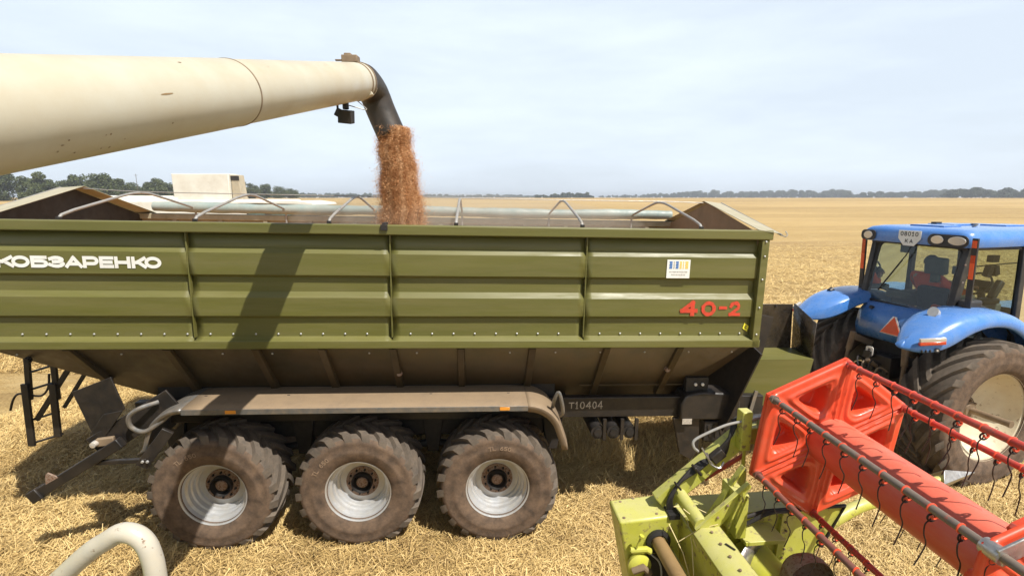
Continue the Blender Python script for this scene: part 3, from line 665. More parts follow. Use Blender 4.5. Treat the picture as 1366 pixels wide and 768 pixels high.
for ch_ in [c for c in TR.children if c.name.split('.')[0] == 'wheel']: arc_letters(ch_, 'TL', .50, 2.75, .085, .042, .030, -.335, M['chalk2']); arc_letters(ch_, '650', .50, 2.50, .085, .042, .030, -.335, M['chalk2'])
kx = lambda a: -3.45 + a * .001205
word = 'КОБЗАРЕНКО'; ext = [(-15, 120), (103, 245), (252, 388), (388, 520), (520, 660), (662, 788), (793, 908), (914, 1042), (1050, 1170), (1155, 1290)]
write('side_lettering', [(c, kx(a), kx(b_), 3.166, 3.286) for c, (a, b_) in zip(word, ext)], (0, PY - .0048, 0), (1, 0, 0), (0, 0, 1), (0, -1, 0), .034, M['white'], TR)
write('painted_number', [('4', 3.60, 3.80, 2.675, 2.85), ('0', 3.84, 4.01, 2.675, 2.845), ('-', 4.045, 4.14, 2.70, 2.84), ('2', 4.165, 4.30, 2.675, 2.845)], (0, PY - .0048, 0), (1, 0, 0), (0, 0, 1), (0, -1, 0), .040, M['redpaint'], TR, jit=.22)
write('chalk_number', [('T', 2.46, 2.53, 1.41, 1.49), ('1', 2.54, 2.585, 1.405, 1.50), ('0', 2.60, 2.66, 1.405, 1.50), ('4', 2.675, 2.74, 1.405, 1.50), ('0', 2.755, 2.81, 1.405, 1.50), ('4', 2.82, 2.885, 1.40, 1.505)], (0, .497, 0), (1, 0, 0), (0, 0, 1), (0, -1, 0), .012, M['chalk'], TR, jit=.25)
st = empty('sticker', (3.41, PY - .0048, 3.105), parent=TR)
b = MB(); b.bb(0, .262, -.003, 0, 0, .205); b.build('sticker_sheet', M['white'], st)
for k, (x, w_, c, h0) in enumerate(((.025, .034, 'blue_ink', .105), (.072, .014, 'grey_ink', .105), (.098, .032, 'blue_ink', .105), (.142, .024, 'yellow_ink', .105), (.178, .012, 'yellow_ink', .105), (.205, .034, 'yellow_ink', .105))):
    b = MB()
    for q in range(5): b.bb(x + (.003 if q % 2 else 0), x + w_, -.0045, -.0032, h0 + q * .017, h0 + q * .017 + .0135)
    b.build('sticker_mark', M[c], st)
b = MB()
for q in range(15):
    b.bb(.03 + q * .0138, .03 + q * .0138 + random.uniform(.006, .011), -.0045, -.0032, .062, .078)
    if 1 < q < 14: b.bb(.025 + q * .0138, .025 + q * .0138 + random.uniform(.006, .011), -.0045, -.0032, .030, .046)
b.build('sticker_text', M['grey_ink'], st)
b = MB(); b.prism([(0, -.055), (.038, 0), (0, .055), (-.038, 0)], (4.405, RY - .0065, 2.535), (.94, 0, .34), (-.34, 0, .94), (0, -.003, 0)); b.build('lubrication_sticker', M['yellow'], TR)
write('sticker_letter', [('C', 4.388, 4.422, 2.52, 2.553)], (0, RY - .0095, 0), (1, 0, 0), (0, 0, 1), (0, -1, 0), .007, M['dark'], TR)

# grain lying in the trailer
n = 90; xs = np.linspace(XR + .05, XF - .05, n); ys = np.linspace(.18, FARY - .01, 40); X, Y = np.meshgrid(xs, ys)
Z = 2.95 + .40 * np.exp(-((X - .2) / .9) ** 2 - ((Y - 1.4) / .8) ** 2) + .25 * np.exp(-((X + 1.2) / 1.2) ** 2) + rng.normal(0, .004, X.shape)
V = np.stack([X, Y, Z], -1).reshape(-1, 3); idx = np.arange(V.shape[0]).reshape(40, n)
F = np.stack([idx[:-1, :-1], idx[:-1, 1:], idx[1:, 1:], idx[1:, :-1]], -1).reshape(-1, 4)
gh = raw_mesh('grain_heap', V, F, M['grain'], smooth=True); gh.location = TR.location; gh.rotation_euler = TR.rotation_euler
tag(gh, 'brown wheat grain heaped inside the green trailer body', 'grain', kind='stuff')

# ================================================================ UNLOADING AUGER over the trailer
AU = empty('unloading_auger', (-2.2, .5, 3.9)); tag(AU, 'large cream unloading tube reaching over the trailer, grain pouring from its black spout', 'auger')
AU.location = (0, 0, 0)
dA = Vector((.052, .970, .238)).normalized(); P0 = Vector((-2.13, .155, 3.771))
CP = Vector((0, 0, 3.916)); KA = .90
at_ = lambda t: CP + (P0 + dA * t - CP) * KA
kp = lambda x, y, z: CP + (Vector((x, y, z)) - CP) * KA
JT = 3.58
b = MB(); b.tube([at_(t) for t in (-.6, 0, .8, 1.6, 2.4, 3.2, JT)], .220 * KA, 72); b.build('rear_tube', M['cream'], AU)
b = MB(); b.tube([at_(JT - .002), at_(JT + .012)], .2225 * KA, 72); b.build('joint_ring', M['bronze'], AU)
b = MB(); b.tube([at_(t) for t in (JT + .01, 4.2, 5, 5.8, 6.20)], [q * KA for q in (.216, .214, .211, .208, .206)], 72); b.build('front_tube', M['cream'], AU)
b = MB(); b.tube([at_(6.13), at_(6.155)], .214 * KA, 48); b.tube([at_(6.24), at_(6.27)], .216 * KA, 48); b.build('clamp_ring', M['bronze'], AU)
b = MB(); b.tube([at_(6.15), at_(6.36)], .209 * KA, 48); b.build('end_collar', M['cream'], AU)
_e1 = dA.cross(Vector((0, 0, 1))).normalized(); _e2 = _e1.cross(dA)
def on_tube(t, ph, r=.2205): return at_(t) + (_e1 * math.cos(ph) + _e2 * math.sin(ph)) * r * KA
def speck(t, ph, l, w_, m='dark'):
    b = MB(); n_ = 7; vs = []
    for k in range(n_):
        a = 2 * PI * k / n_; q = random.uniform(.6, 1.2); vs.append(on_tube(t + l * q * math.cos(a), ph + w_ * q * math.sin(a), .2215))
    b.add(vs, [tuple(range(n_))]); b.build('grease_spot', M[m], AU, smooth=0)
speck(2.97, 1.025, .016, .035, 'bronze'); speck(2.66, .175, .05, .018, 'brown')
_r = random.Random(3)
for k in range(9): speck(1.85 + _r.random() * .6, -.50 - _r.random() * .45, _r.uniform(.003, .008), _r.uniform(.010, .028), 'bronze')
for k in range(8): speck(_r.uniform(1.5, 5.6), _r.uniform(-.6, 1.0), _r.uniform(.003, .007), _r.uniform(.01, .02), 'bronze')
tip = at_(6.34)
sp = bez([at_(6.26), at_(6.40) + Vector((.015, 0, -.01)), kp(-1.735, 6.60, 5.20), kp(-1.665, 6.665, 4.99), kp(-1.545, 6.66, 4.70)], 40)
rs = [KA * q for q in [.207 + (.178 - .207) * min(1, i / (len(sp) * .55)) for i in range(len(sp))]]
b = MB(); b.tube(sp, rs, 48, caps=False); b.build('spout', M['rubber'], AU, solid=.008)
p = at_(6.12); b = MB(); b.box(p + Vector((-.03, 0, .215)), (.16, .12, .07)); b.box(p + Vector((-.05, 0, .25)), (.07, .10, .04)); b.box(p + Vector((-.13, 0, .21)), (.12, .03, .015)); b.build('top_bracket', M['bronze'], AU, bevel=.006)
b = MB(); b.box(at_(6.27) + Vector((.09, -.10, -.16)), (.15, .06, .06), (0, -.45, 0)); b.build('spout_bracket', M['cream'], AU, bevel=.006)
lp = at_(5.72) + Vector((.0, 0, -.185))
b = MB(); b.tube([lp + Vector((.02, 0, .03)), lp + Vector((.02, 0, -.06))], .03, 10); b.tube([lp + Vector((-.06, 0, .02)), lp + Vector((-.06, 0, -.1))], .012, 6); b.box(lp + Vector((.02, 0, -.13)), (.13, .12, .12), (.2, .1, 0)); b.box(lp + Vector((.0, -.0, -.12)), (.16, .09, .08), (0, .5, 0)); b.build('work_lamp', M['dark'], AU, bevel=.02, seg=3)
b = MB(); b.tube(bez([lp + Vector((.04, 0, -.02)), lp + Vector((.2, .08, -.05)), at_(6.2) + Vector((.02, -.10, -.21))], 16), .005, 6); b.build('lamp_wire', M['galv'], AU)

# grain stream
def stream_c(s): # s 0..1 from spout to heap
    z = 4.80 - 1.55 * s; return (-1.525 + .10 * s ** .8, 6.655 + .02 * s, z), (.165 + .085 * s ** 1.1), (.155 + .09 * s)
nr, na = 150, 80; rows = []
for i in range(nr):
    s = i / (nr - 1); c, rx, ry = stream_c(s); row = []
    for j in range(na):
        a = 2 * PI * j / na
        w = .80 + .06 * math.sin(a * 5 + 1.3 + s * 1) + .06 * math.sin(a * 11 + s * 2) + .03 * math.sin(s * 33 + a * 3) + rng.normal(0, .03)
        row.append(tuple(kp(c[0] + rx * w * math.cos(a), c[1] + ry * w * math.sin(a), c[2])))
    rows.append(row)
gcore = MB().grid(rows, closed=True).build('falling_grain', M['grain'], smooth=60)
tag(gcore, 'stream of reddish brown wheat pouring from the spout into the trailer', 'grain', kind='stuff')
n = 420000
s = rng.random(n) ** .85; a = rng.uniform(0, 2 * PI, n)
rad = np.where(rng.random(n) < .72, rng.normal(.88, .10, n), rng.normal(.98, .22, n)); lob = 1 + .06 * np.sin(a * 5 + 1.3 + s) + .06 * np.sin(a * 11 + s * 2)
# streaks: grains gather along vertical filaments
rx = .165 + .085 * s ** 1.1; ry = .155 + .09 * s
wide = 1 + .7 * (rng.random(n) < .07) * rng.random(n) * (s + .2)
X = -1.525 + .10 * s ** .8 + rx * rad * lob * wide * np.cos(a) + .015 * np.sin(s * 21 + 1.0) * (np.abs(rad) > .9)
Y = 6.655 + .02 * s + ry * rad * lob * wide * np.sin(a); Z = 4.80 - 1.55 * s + rng.normal(0, .01, n)
D = rng.normal(0, 1, (n, 3)) * np.array([1, 1, 2.4]); D /= np.linalg.norm(D, axis=1)[:, None]; U = np.cross(D, rng.normal(0, 1, (n, 3))); U /= np.linalg.norm(U, axis=1)[:, None]
big = rng.random(n) < .16
ln = (rng.uniform(.0028, .0058, n) * np.where(big, 1.9, 1))[:, None]; wd = (rng.uniform(.0014, .0026, n) * np.where(big, 1.9, 1))[:, None]; C0 = np.stack([X * KA, Y * KA, 3.916 + (Z - 3.916) * KA], -1); W2 = np.cross(D, U)
V = np.stack([C0 - D * ln, C0 + U * wd, C0 + W2 * wd, C0 - (U + W2) * wd * .7, C0 + D * ln], 1).reshape(-1, 3)
bidx = np.arange(n)[:, None] * 5
F = np.concatenate([bidx + np.array(q) for q in ((0, 1, 2), (0, 2, 3), (0, 3, 1), (4, 2, 1), (4, 3, 2), (4, 1, 3))], 1).reshape(-1, 3)
tn = np.clip(.52 + .22 * np.sin(a * 9 + s * 1.5) + .15 * np.sin(a * 17 + s * 4 + 2) + .5 * (vnoise(a * 3, s * 11, 1., 4) - .5) + .6 * (vnoise(a * 9, s * 34, 1., 6) - .5) + rng.normal(0, .22, n), 0, 1)
gk = raw_mesh('grain_kernels', V, F, M['kernel'], np.repeat(tn, 6)); tag(gk, 'loose wheat kernels flying around the falling grain stream', 'grain', kind='stuff')

import bmesh as _bm
bm_ = _bm.new(); _bm.ops.create_icosphere(bm_, subdivisions=4, radius=1); me_ = bpy.data.meshes.new('dust_cloud'); bm_.to_mesh(me_); bm_.free()
dm = bpy.data.materials.new('grain dust'); dm.use_nodes = True; t = dm.node_tree; t.nodes.clear(); o_ = t.nodes.new('ShaderNodeOutputMaterial'); pv = t.nodes.new('ShaderNodeVolumePrincipled')
pv.inputs['Color'].default_value = (.85, .76, .64, 1); pv.inputs['Density'].default_value = .30; t.links.new(pv.outputs[0], o_.inputs['Volume']); me_.materials.append(dm)
dc = bpy.data.objects.new('dust_cloud', me_); COL.objects.link(dc); dc.location = (-.5, 6.5, 3.55); dc.scale = (2.3, .95, .42); dc.rotation_euler = (0, .03, .07)
tag(dc, 'pale grain dust drifting over the trailer rim around the pouring stream', 'dust', kind='stuff')

# ================================================================ HANDRAIL, bottom left
b = MB(); pts = bez([(-1.30, .93, 2.86), (-1.05, .95, 3.055), (-.905, .95, 3.182), (-.855, .95, 3.217), (-.815, .95, 3.238), (-.780, .95, 3.226), (-.762, .95, 3.185), (-.758, .95, 3.10), (-.758, .95, 2.8), (-.758, .95, 2.2)], 72)
b.tube(pts, .0205, 20); hr = b.build('handrail', M['pipe'], loc=(-.01, 0, -.02)); tag(hr, 'off white bent pipe handrail in the near left corner', 'handrail')

# ================================================================ GRAIN HEADER with reel (local: x forward, y away, z up)
HD = empty('grain_header', (2.105, 3.074, 0), (0, 0, .094)); tag(HD, 'light green harvester header with a big red hexagonal reel and hanging tines', 'header')
RL = empty('reel', (0, 0, 2.333), (.0234, 0, 0), HD)      # axis along -y
PH = 1.677; RR = .53
cor = [(-math.cos(PH + i * PI / 3), math.sin(PH + i * PI / 3)) for i in range(6)]
def reel_plate():
    b = MB(); nU, nV = 46, 46; Rp = .565; HB_ = .135
    for i in range(6):
        c0, c1 = Vector(cor[i]) * Rp, Vector(cor[(i + 1) % 6]) * Rp
        mid = (c0 + c1) / 2; ap = mid.length; md = mid.normalized()
        n0 = Vector((-c0.y, c0.x)).normalized(); n0 = n0 if n0.dot(c1) > 0 else -n0
        n1 = Vector((-c1.y, c1.x)).normalized(); n1 = n1 if n1.dot(c0) > 0 else -n1
        rows = []
        for u in range(nU + 1):
            uu = u / nU; row = []
            for v in range(nV + 1):
                vv = v / nV; e = c0 * (1 - vv) + c1 * vv; inner = e.normalized() * HB_; p = inner + (e - inner) * uu
                dO = ap - p.dot(md); d0 = p.dot(n0); d1 = p.dot(n1)
                fs_ = [dO - .090, d0 - .082, d1 - .082, (p.length - .21) * .9]
                kk = 52; f = -math.log(sum(math.exp(-kk * q) for q in fs_)) / kk
                sm = lambda a, b_, x: (lambda t: t * t * (3 - 2 * t))(max(0, min(1, (x - a) / (b_ - a))))
                h = -.12 * sm(0, .016, f) + .013 * math.exp(-((f + .026) / .010) ** 2) + .010 * math.exp(-((d0 - .020) / .007) ** 2) + .010 * math.exp(-((d1 - .020) / .007) ** 2)
                h += -.02 * sm(.012, 0, dO) 
                row.append((p.x, -h, p.y))
            rows.append(row)
        b.grid(rows)
    return b
pl = reel_plate().build('end_plate', M['red'], RL, smooth=70, solid=.004)
pl2 = pl.copy(); COL.objects.link(pl2); pl2.parent = RL; pl2.location = (0, -1.36, 0)
b = MB()
for i in range(6):
    a, c = Vector(cor[i]) * .566, Vector(cor[(i + 1) % 6]) * .566; b.bar((a.x, .030, a.y), (c.x, .030, c.y), .02, .006, up=(c.x + a.x, 0, c.y + a.y))
b.build('plate_band', M['red'], RL)
b = MB(); b.tube([(0, .02, 0), (0, -.6, 0), (0, -1.2, 0), (0, -2.4, 0)], .158, 64); b.build('centre_tube', M['redtube'], RL)
b = MB(); b.tube([(0, .35, 0), (0, .02, 0)], .045, 16); b.build('reel_shaft', M['dark'], RL)
names = 'ABFEDC'; barm = {'A': 'redbar', 'B': 'redbar', 'F': 'greybar', 'E': 'redbar', 'D': 'brownbar', 'C': 'greybar'}
tine0 = None
for i, (cx, cz) in enumerate(cor):
    x, z = cx * RR, cz * RR
    b = MB(); b.tube([(x, .035, z), (x, -2.4, z)], .0185, 16); b.tube([(x, .05, z), (x, -.02, z)], .028, 14); b.build('tine_bar', M[barm[names[i]]], RL)
    b = MB(); b.tube([(x, -1.33, z), (x, -1.40, z)], .034, 14); b.build('bar_bearing', M['steel'], RL)
    for k in range(14):
        y = -.085 - k * .128
        if tine0 is None:
            b = MB(); b.tube(bez([(.0, 0, -.022), (.012, .006, -.052), (-.010, .0, -.075), (-.006, 0, -.12), (.012, 0, -.165), (.004, 0, -.215), (-.014, 0, -.275)], 30), .0031, 6)
            b.tube(arc((.012, .004, -.045), .017, 0, 360, 14)[:-1], .0042, 6, closed=True)
            tine0 = b.build('tine', M['tine'], RL, loc=(x, y, z))
            b = MB(); b.tube(arc((0, 0, 0), .0192, 0, 360, 16)[:-1], .0045, 6, closed=True); b.tube(arc((.012, -.008, -.034), .010, -200, 60, 12), .005, 6); cl = b.build('tine_clip', M['red'], tine0)
        else:
            c = tine0.copy(); COL.objects.link(c); c.parent = RL; c.location = (x, y, z); c.rotation_euler = (random.uniform(-.05, .05), random.uniform(-.10, .10), random.uniform(-.3, .3))
            c2 = cl.copy(); COL.objects.link(c2); c2.parent = c
b = MB()
a = Vector(cor[5]) * RR; c = Vector(cor[4]) * RR
b.prism([(a.x - .03, a.y + .03), (a.x + .35, a.y + .20), (a.x + .35, a.y + .13), (a.x, a.y - .04)], (0, -1.39, 0), (1, 0, 0), (0, 0, 1), (0, -.012, 0)); b.build('spider_arm', M['steel'], RL, bevel=.004)

# header body
b = MB(); b.prism([(-1.375, 1.755), (-.95, 1.785), (-.93, .95), (-1.22, .95)], (0, .10, 0), (1, 0, 0), (0, 0, 1), (0, .26, 0)); b.build('gearbox_cover', M['lime'], HD, bevel=.018)
b = MB(); b.bb(-.945, .24, .13, .37, 1.71, 1.748); b.build('end_deck', M['lime'], HD, bevel=.006)
b = MB(); b.bb(-1.0, .24, .30, .36, .95, 1.705); b.build('outer_sheet', M['lime'], HD, bevel=.006)
b = MB(); b.bb(-1.03, -.955, .085, .20, 1.76, 1.795); b.build('hose_hole', M['dark'], HD)
b = MB(); b.lathe([(.001, .03), (.055, .03), (.075, .0), (.08, -.03), (.05, -.05), (.001, -.05)], c=(-1.245, .06, 1.47), n=28); b.build('pulley', M['lime2'], HD)
b = MB(); b.tube([(-1.30, .06, 1.57), (-1.20, .04, 1.585), (-1.17, .05, 1.56)], .022, 10); b.tube([(-1.27, .04, 1.60), (-1.245, .03, 1.69)], .007, 8); b.tube([(-1.245, .03, 1.685), (-1.24, .028, 1.70)], .017, 10); b.build('tension_lever', M['lime2'], HD)
b = MB(); b.tube([(-1.30, .0, 1.46), (-1.24, -.02, 1.50), (-1.19, 0, 1.44), (-1.22, -.01, 1.40)], .024, 10); b.build('tensioner', M['bronze'], HD)
b = MB(); b.lathe([(.066, .02), (.085, .0), (.085, -.02), (.060, -.03)], c=(-1.10, .10, 1.60), n=32); b.build('shaft_seal', M['dark'], HD)
b = MB(); b.tube([(-1.10, .10, 1.60), (-1.10, -2.6, 1.60)], .048, 24); b.build('drive_shaft', M['brown'], HD)
b = MB(); b.bb(-1.22, -.98, .092, .099, 1.0, 1.50); b.build('shaft_recess', M['dark'], HD)
# back wall and beam (hollow behind)
b = MB(); b.prism([(-.955, 1.790), (-.905, 1.828), (-.775, 1.834), (-.775, 1.77), (-.93, 1.74)], (0, -.10, 0), (1, 0, 0), (0, 0, 1), (0, -2.5, 0)); b.build('back_beam', M['lime'], HD, bevel=.006)
b = MB(); b.bb(-.93, -.915, -2.6, .12, .95, 1.745); b.build('back_wall', M['lime'], HD)
for z in (1.50, 1.25): b = MB(); b.bar((-1.0, .10, z), (-1.0, -2.6, z - .02), .03, .05); b.build('back_rail', M['lime'], HD, bevel=.004)
b = MB(); b.prism([(-.945, 1.822), (-.61, 2.125), (-.585, 2.10), (-.66, 1.975), (-.775, 1.83)], (0, -.105, 0), (1, 0, 0), (0, 0, 1), (0, .01, 0)); b.bar((-.945, -.105, 1.825), (-.61, -.105, 2.13), .035, .008); b.build('gusset', M['lime'], HD, bevel=.002)
for x, z in ((-.71, 1.98), (-.66, 1.97)): b = MB(); b.bar((x + .05, -.115, z + .07), (x - .02, -.115, 1.83), .02, .012); b.build('gusset_rib', M['lime'], HD)
b = MB(); b.bb(-.66, -.585, -.09, .12, 1.72, 2.03); b.build('reel_post', M['lime'], HD, bevel=.006)
b = MB(); b.tube([(-.92, .27, 1.88), (-.90, -.10, 1.845)], .046, 24); b.tube([(-.92, .27, 1.88), (-.917, .22, 1.875)], .056, 24); b.build('pivot_tube', M['lime'], HD)
b = MB(); b.bar((-1.05, .235, 1.80), (-.47, .235, 2.29), .085, .13); b.bar((-.50, .235, 2.28), (.10, .235, 2.33), .085, .12); b.build('reel_arm', M['lime'], HD, bevel=.008)
b = MB(); b.bb(-.545, -.475, .12, .20, 2.22, 2.50); b.build('arm_post', M['lime'], HD, bevel=.006)
b = MB(); b.tube([(-.50, .14, 2.44), (-.36, .12, 2.47)], .018, 10); b.tube([(-.44, .10, 2.42), (-.38, .10, 2.42)], .035, 12); b.build('arm_valve', M['steel'], HD)
b = MB(); b.bar((-.80, .04, 1.77), (-.565, .04, 2.16), .045, .012); b.build('strut', M['lime'], HD)
b = MB(); b.bar((-.70, .28, 1.93), (-.42, .28, 2.10), .02, .025); b.build('red_marker', M['redbar'], HD)
b = MB(); b.tube([(-.42, .27, 1.72), (-.425, .27, 2.0)], .028, 14); b.tube([(-.425, .27, 2.0), (-.43, .25, 2.27)], .013, 10); b.build('lift_cylinder', M['lime'], HD)
for q in range(4):
    o = q * .017; b = MB()
    b.tube(bez([(-1.0 + o * .6, .16, 1.74), (-1.02 + o * .5, .15, 1.86 + o * .4), (-.93 + o * .2, .17, 1.985 + o * .4), (-.78, .17 + o * .5, 2.09 + o * .5), (-.68 + o, .18, 2.19 - o * .6), (-.60, .17, 2.30 + o * .2), (-.52, .20 + o, 2.40), (-.38, .22, 2.43), (-.1, .25, 2.42)], 64), .0105, 8)
    b.build('hydraulic_hose', M['dark'], HD)
b = MB(); b.box((-.68, .17, 2.17), (.10, .05, .07), (0, -.7, 0)); b.box((-.82, .17, 2.07), (.02, .06, .08), (0, -.7, 0)); b.box((-.95, .165, 1.96), (.015, .05, .06), (0, -.7, 0)); b.build('hose_clamp', M['black'], HD, bevel=.01)
b = MB(); b.tube(bez([(-.53, .14, 2.43), (-.65, .15, 2.40), (-.80, .16, 2.33), (-.86, .16, 2.29), (-.86, .15, 2.25), (-.83, .15, 2.22)], 30), .0095, 8); b.build('grab_handle', M['galv'], HD)
b = MB(); b.tube(bez([(-.76, .16, 2.20), (-.74, .14, 2.13), (-.68, .13, 2.10), (-.64, .15, 2.13)], 14), .007, 6); b.tube(bez([(-.80, .16, 2.24), (-.76, .14, 2.17), (-.72, .14, 2.12)], 10), .006, 6); b.build('lock_pin', M['steel'], HD)
# inner end wall
b = MB(); b.prism([(-.60, 1.70), (-.33, 1.772), (.245, 1.775), (.10, 1.47), (-.06, 1.32), (-.60, 1.20)], (0, .10, 0), (1, 0, 0), (0, 0, 1), (0, .012, 0)); b.build('end_wall', M['lime'], HD, bevel=.003)
b = MB(); b.tube([(-.62, .095, 1.70), (-.34, .095, 1.778), (.25, .095, 1.782), (.105, .095, 1.47)], .014, 8); b.build('edge_rubber', M['dark'], HD)
b = MB(); b.bar((-.22, .095, 1.76), (-.25, .095, 1.30), .05, .012, up=(1, 0, 0)); b.build('wall_rib', M['lime'], HD, bevel=.003)
for q in range(5): b = MB(); b.lathe([(.001, -.008), (.008, -.006), (.009, 0)], c=(-.18 + .012 * (q % 2), .098, 1.68 - q * .07), n=8); b.build('wall_bolt', M['bronze'], HD)
b = MB(); b.tube(bez([(-.50, .05, 1.72), (-.35, .04, 1.80), (-.2, .05, 1.80), (0, .06, 1.81)], 16), .014, 8); b.build('wall_hose', M['dark'], HD)
b = MB(); b.bb(-.58, -.30, -.09, .10, 1.66, 1.69); b.build('inner_shelf', M['lime'], HD, bevel=.004)
# auger of the header: drum with helical flight
b = MB(); b.tube([(-.44, .085, 1.42), (-.44, -2.5, 1.42)], .16, 40); b.build('auger_drum', M['lime2'], HD)
rows = []
for k in range(200):
    a = k * .105 + 1.0; y = .05 - k * .0125; ca, sa = math.cos(a), math.sin(a)
    rows.append([(-.44 + r * ca, y, 1.42 + r * sa) for r in (.158, .21, .27)])
MB().grid(rows).build('auger_flight', M['steel'], HD, solid=.006)
# dome shaped feeder disc
b = MB(); b.lathe([(.001, .12), (.05, .115), (.10, .095), (.14, .05), (.155, 0), (.15, -.05)], c=(-.315, -.32, 1.60), n=40); b.build('feeder_disc', M['hubrust'], HD)
rows = [[(-.90 + .02, y, 1.6), (-.88, y, 1.30), (-.80, y, 1.13), (-.60, y, 1.06), (-.35, y, 1.08), (-.10, y, 1.20), (.0, y, 1.30)] for y in (.10, -.5, -1.2, -2.5)]
MB().grid(rows).build('header_floor', M['lime'], HD, solid=.006)
b = MB(); b.bb(-.02, .05, -2.5, .09, 1.30, 1.315); b.build('knife_bar', M['steel'], HD)
fing = None
for k in range(16):
    y = .05 - k * .0762
    if fing is None:
        b = MB(); b.add([(0, -.018, 0), (0, .018, 0), (.13, .003, .01), (.13, -.003, .01), (0, -.012, .022), (0, .012, .022), (.12, .002, .016), (.12, -.002, .016)], [(0, 1, 2, 3), (7, 6, 5, 4), (0, 4, 5, 1), (1, 5, 6, 2), (2, 6, 7, 3), (3, 7, 4, 0)])
        fing = b.build('knife_guard', M['steel'], HD, loc=(.03, y, 1.305))
    else: c = fing.copy(); COL.objects.link(c); c.parent = HD; c.location = (.03, y, 1.305)
b = MB(); pts = bez([(.02, .20, 1.45), (.25, .22, 1.56), (.50, .25, 1.655), (.72, .28, 1.68), (1.0, .30, 1.76), (1.30, .31, 1.815)], 30)
b.tube(pts, [.055 - .025 * i / len(pts) for i in range(len(pts))], 14); b.build('crop_divider', M['lime'], HD)
b = MB(); b.add([(1.16, .24, 1.80), (1.16, .38, 1.80), (1.50, .31, 1.845), (1.22, .31, 1.88), (1.26, .31, 1.73)], [(0, 3, 2), (3, 1, 2), (0, 2, 4), (1, 4, 2), (0, 4, 1, 3)]); b.build('divider_tip', M['steel'], HD, bevel=.004)
for k in range(9):
    p = (-.86 + .0 * k, -.16 - k * .11, 1.836); b = MB(); b.lathe([(.001, .008), (.009, .006), (.010, 0)], c=p, ax='Z', n=8); b.build('beam_bolt', M['bronze'], HD)
for (x, y, z) in ((-1.33, .14, 1.757), (-1.30, .32, 1.758), (-1.10, .14, 1.772), (-1.02, .33, 1.777), (-1.2, .34, 1.765)):
    b = MB(); b.lathe([(.001, .008), (.010, .006), (.012, 0)], c=(x, y, z), ax='Z', n=8); b.build('cover_bolt', M['bronze'], HD)
b = MB(); b.bar((-.83, -.27, 1.838), (-.80, -.33, 1.838), .012, .004); b.build('beam_slot', M['dark'], HD)
b = MB(); b.tube(bez([(-1.17, .04, 1.55), (-1.12, -.02, 1.50), (-1.14, -.10, 1.30), (-1.16, -.15, 1.1)], 16), .006, 6); b.build('thin_cable', M['galv'], HD)
for (x, z) in ((-.74, 1.98), (-.80, 1.90)): b = MB(); b.lathe([(.001, -.008), (.008, -.006), (.010, 0)], c=(x, -.11, z), n=8); b.build('gusset_bolt', M['bronze'], HD)
# stalks of straw caught on the header
b = MB()
for (p, q) in (((-.98, 0, 1.90), (-.83, -.1, 1.72)), ((-1.02, -.05, 1.70), (-.80, -.12, 1.86)), ((-.95, -.1, 1.75), (-.90, -.15, 1.50)), ((-1.05, .05, 1.76), (-.97, -.2, 1.45)), ((-1.0, .1, 1.85), (-.75, .05, 1.80)), ((-.9, .1, 1.76), (-1.0, -.25, 1.55))):
    b.tube([p, ((p[0] + q[0]) / 2 + .01, (p[1] + q[1]) / 2, (p[2] + q[2]) / 2 + .03), q], .003, 5)
ss = b.build('straw_stalks', mat('stalk', (.72, .60, .30), .5)); ss.location = HD.location; ss.rotation_euler = HD.rotation_euler
tag(ss, 'few long straw stalks caught on the green header frame', 'straw', kind='stuff')

# ================================================================ TRACTOR (local: x forward, y away, z up, origin on the ground under the rear axle)
TT = empty('tractor', (6.439, 7.759, -.16), (0, 0, math.radians(15))); tag(TT, 'blue tractor with glazed cab and huge rear tyres hitched before the green trailer', 'tractor')
cy = -.05
def tractor_wheel(loc, rot, R=1.03, Wd=.70, parent=TT):
    w = empty('wheel', loc, rot, parent)
    tyre(R, Wd, .60 * R / 1.03, 21, .065, .095, .52, [M['side'], M['tread']], 'tyre', w, crown=.03)
    k = R / 1.03 * 1.07
    b = MB(); b.lathe([(.565 * k, -.295), (.585 * k, -.30), (.578 * k, -.275), (.545 * k, -.26), (.53 * k, -.20), (.50 * k, -.12), (.46 * k, -.05), (.36 * k, .02), (.22 * k, .06), (.16 * k, .06)], n=72); b.lathe([(.57 * k, -.28), (.57 * k, .28)], n=64); b.build('rim', M['creamrim'], w, smooth=30)
    b = MB(); b.lathe([(.001, -.02), (.10, -.02), (.115, 0), (.12, .05), (.17, .055), (.17, .07)], n=32)
    for i in range(8): a = 2 * PI * i / 8; b.lathe([(.001, .0), (.018, .0), (.02, .06)], c=(.135 * math.cos(a), 0, .135 * math.sin(a)), n=8)
    b.build('hub', M['bronze'], w)
    return w
rw = tractor_wheel((-.05, -.96, 1.05), (0, .2, 0), R=1.09)
b = MB(); b.tube([(0, .06, 0), (0, -.50, 0)], .045, 18); b.tube([(0, -.47, 0), (0, -.505, 0)], .05, 18); b.build('axle_shaft', M['bronze'], rw)
copytree(rw, TT, (-.05, .88, 1.05), (0, .5, PI))
for y in (-.88, .80):
    f = tractor_wheel((3.05, y, .82), (0, .3, 0 if y < 0 else PI), R=.80, Wd=.55)
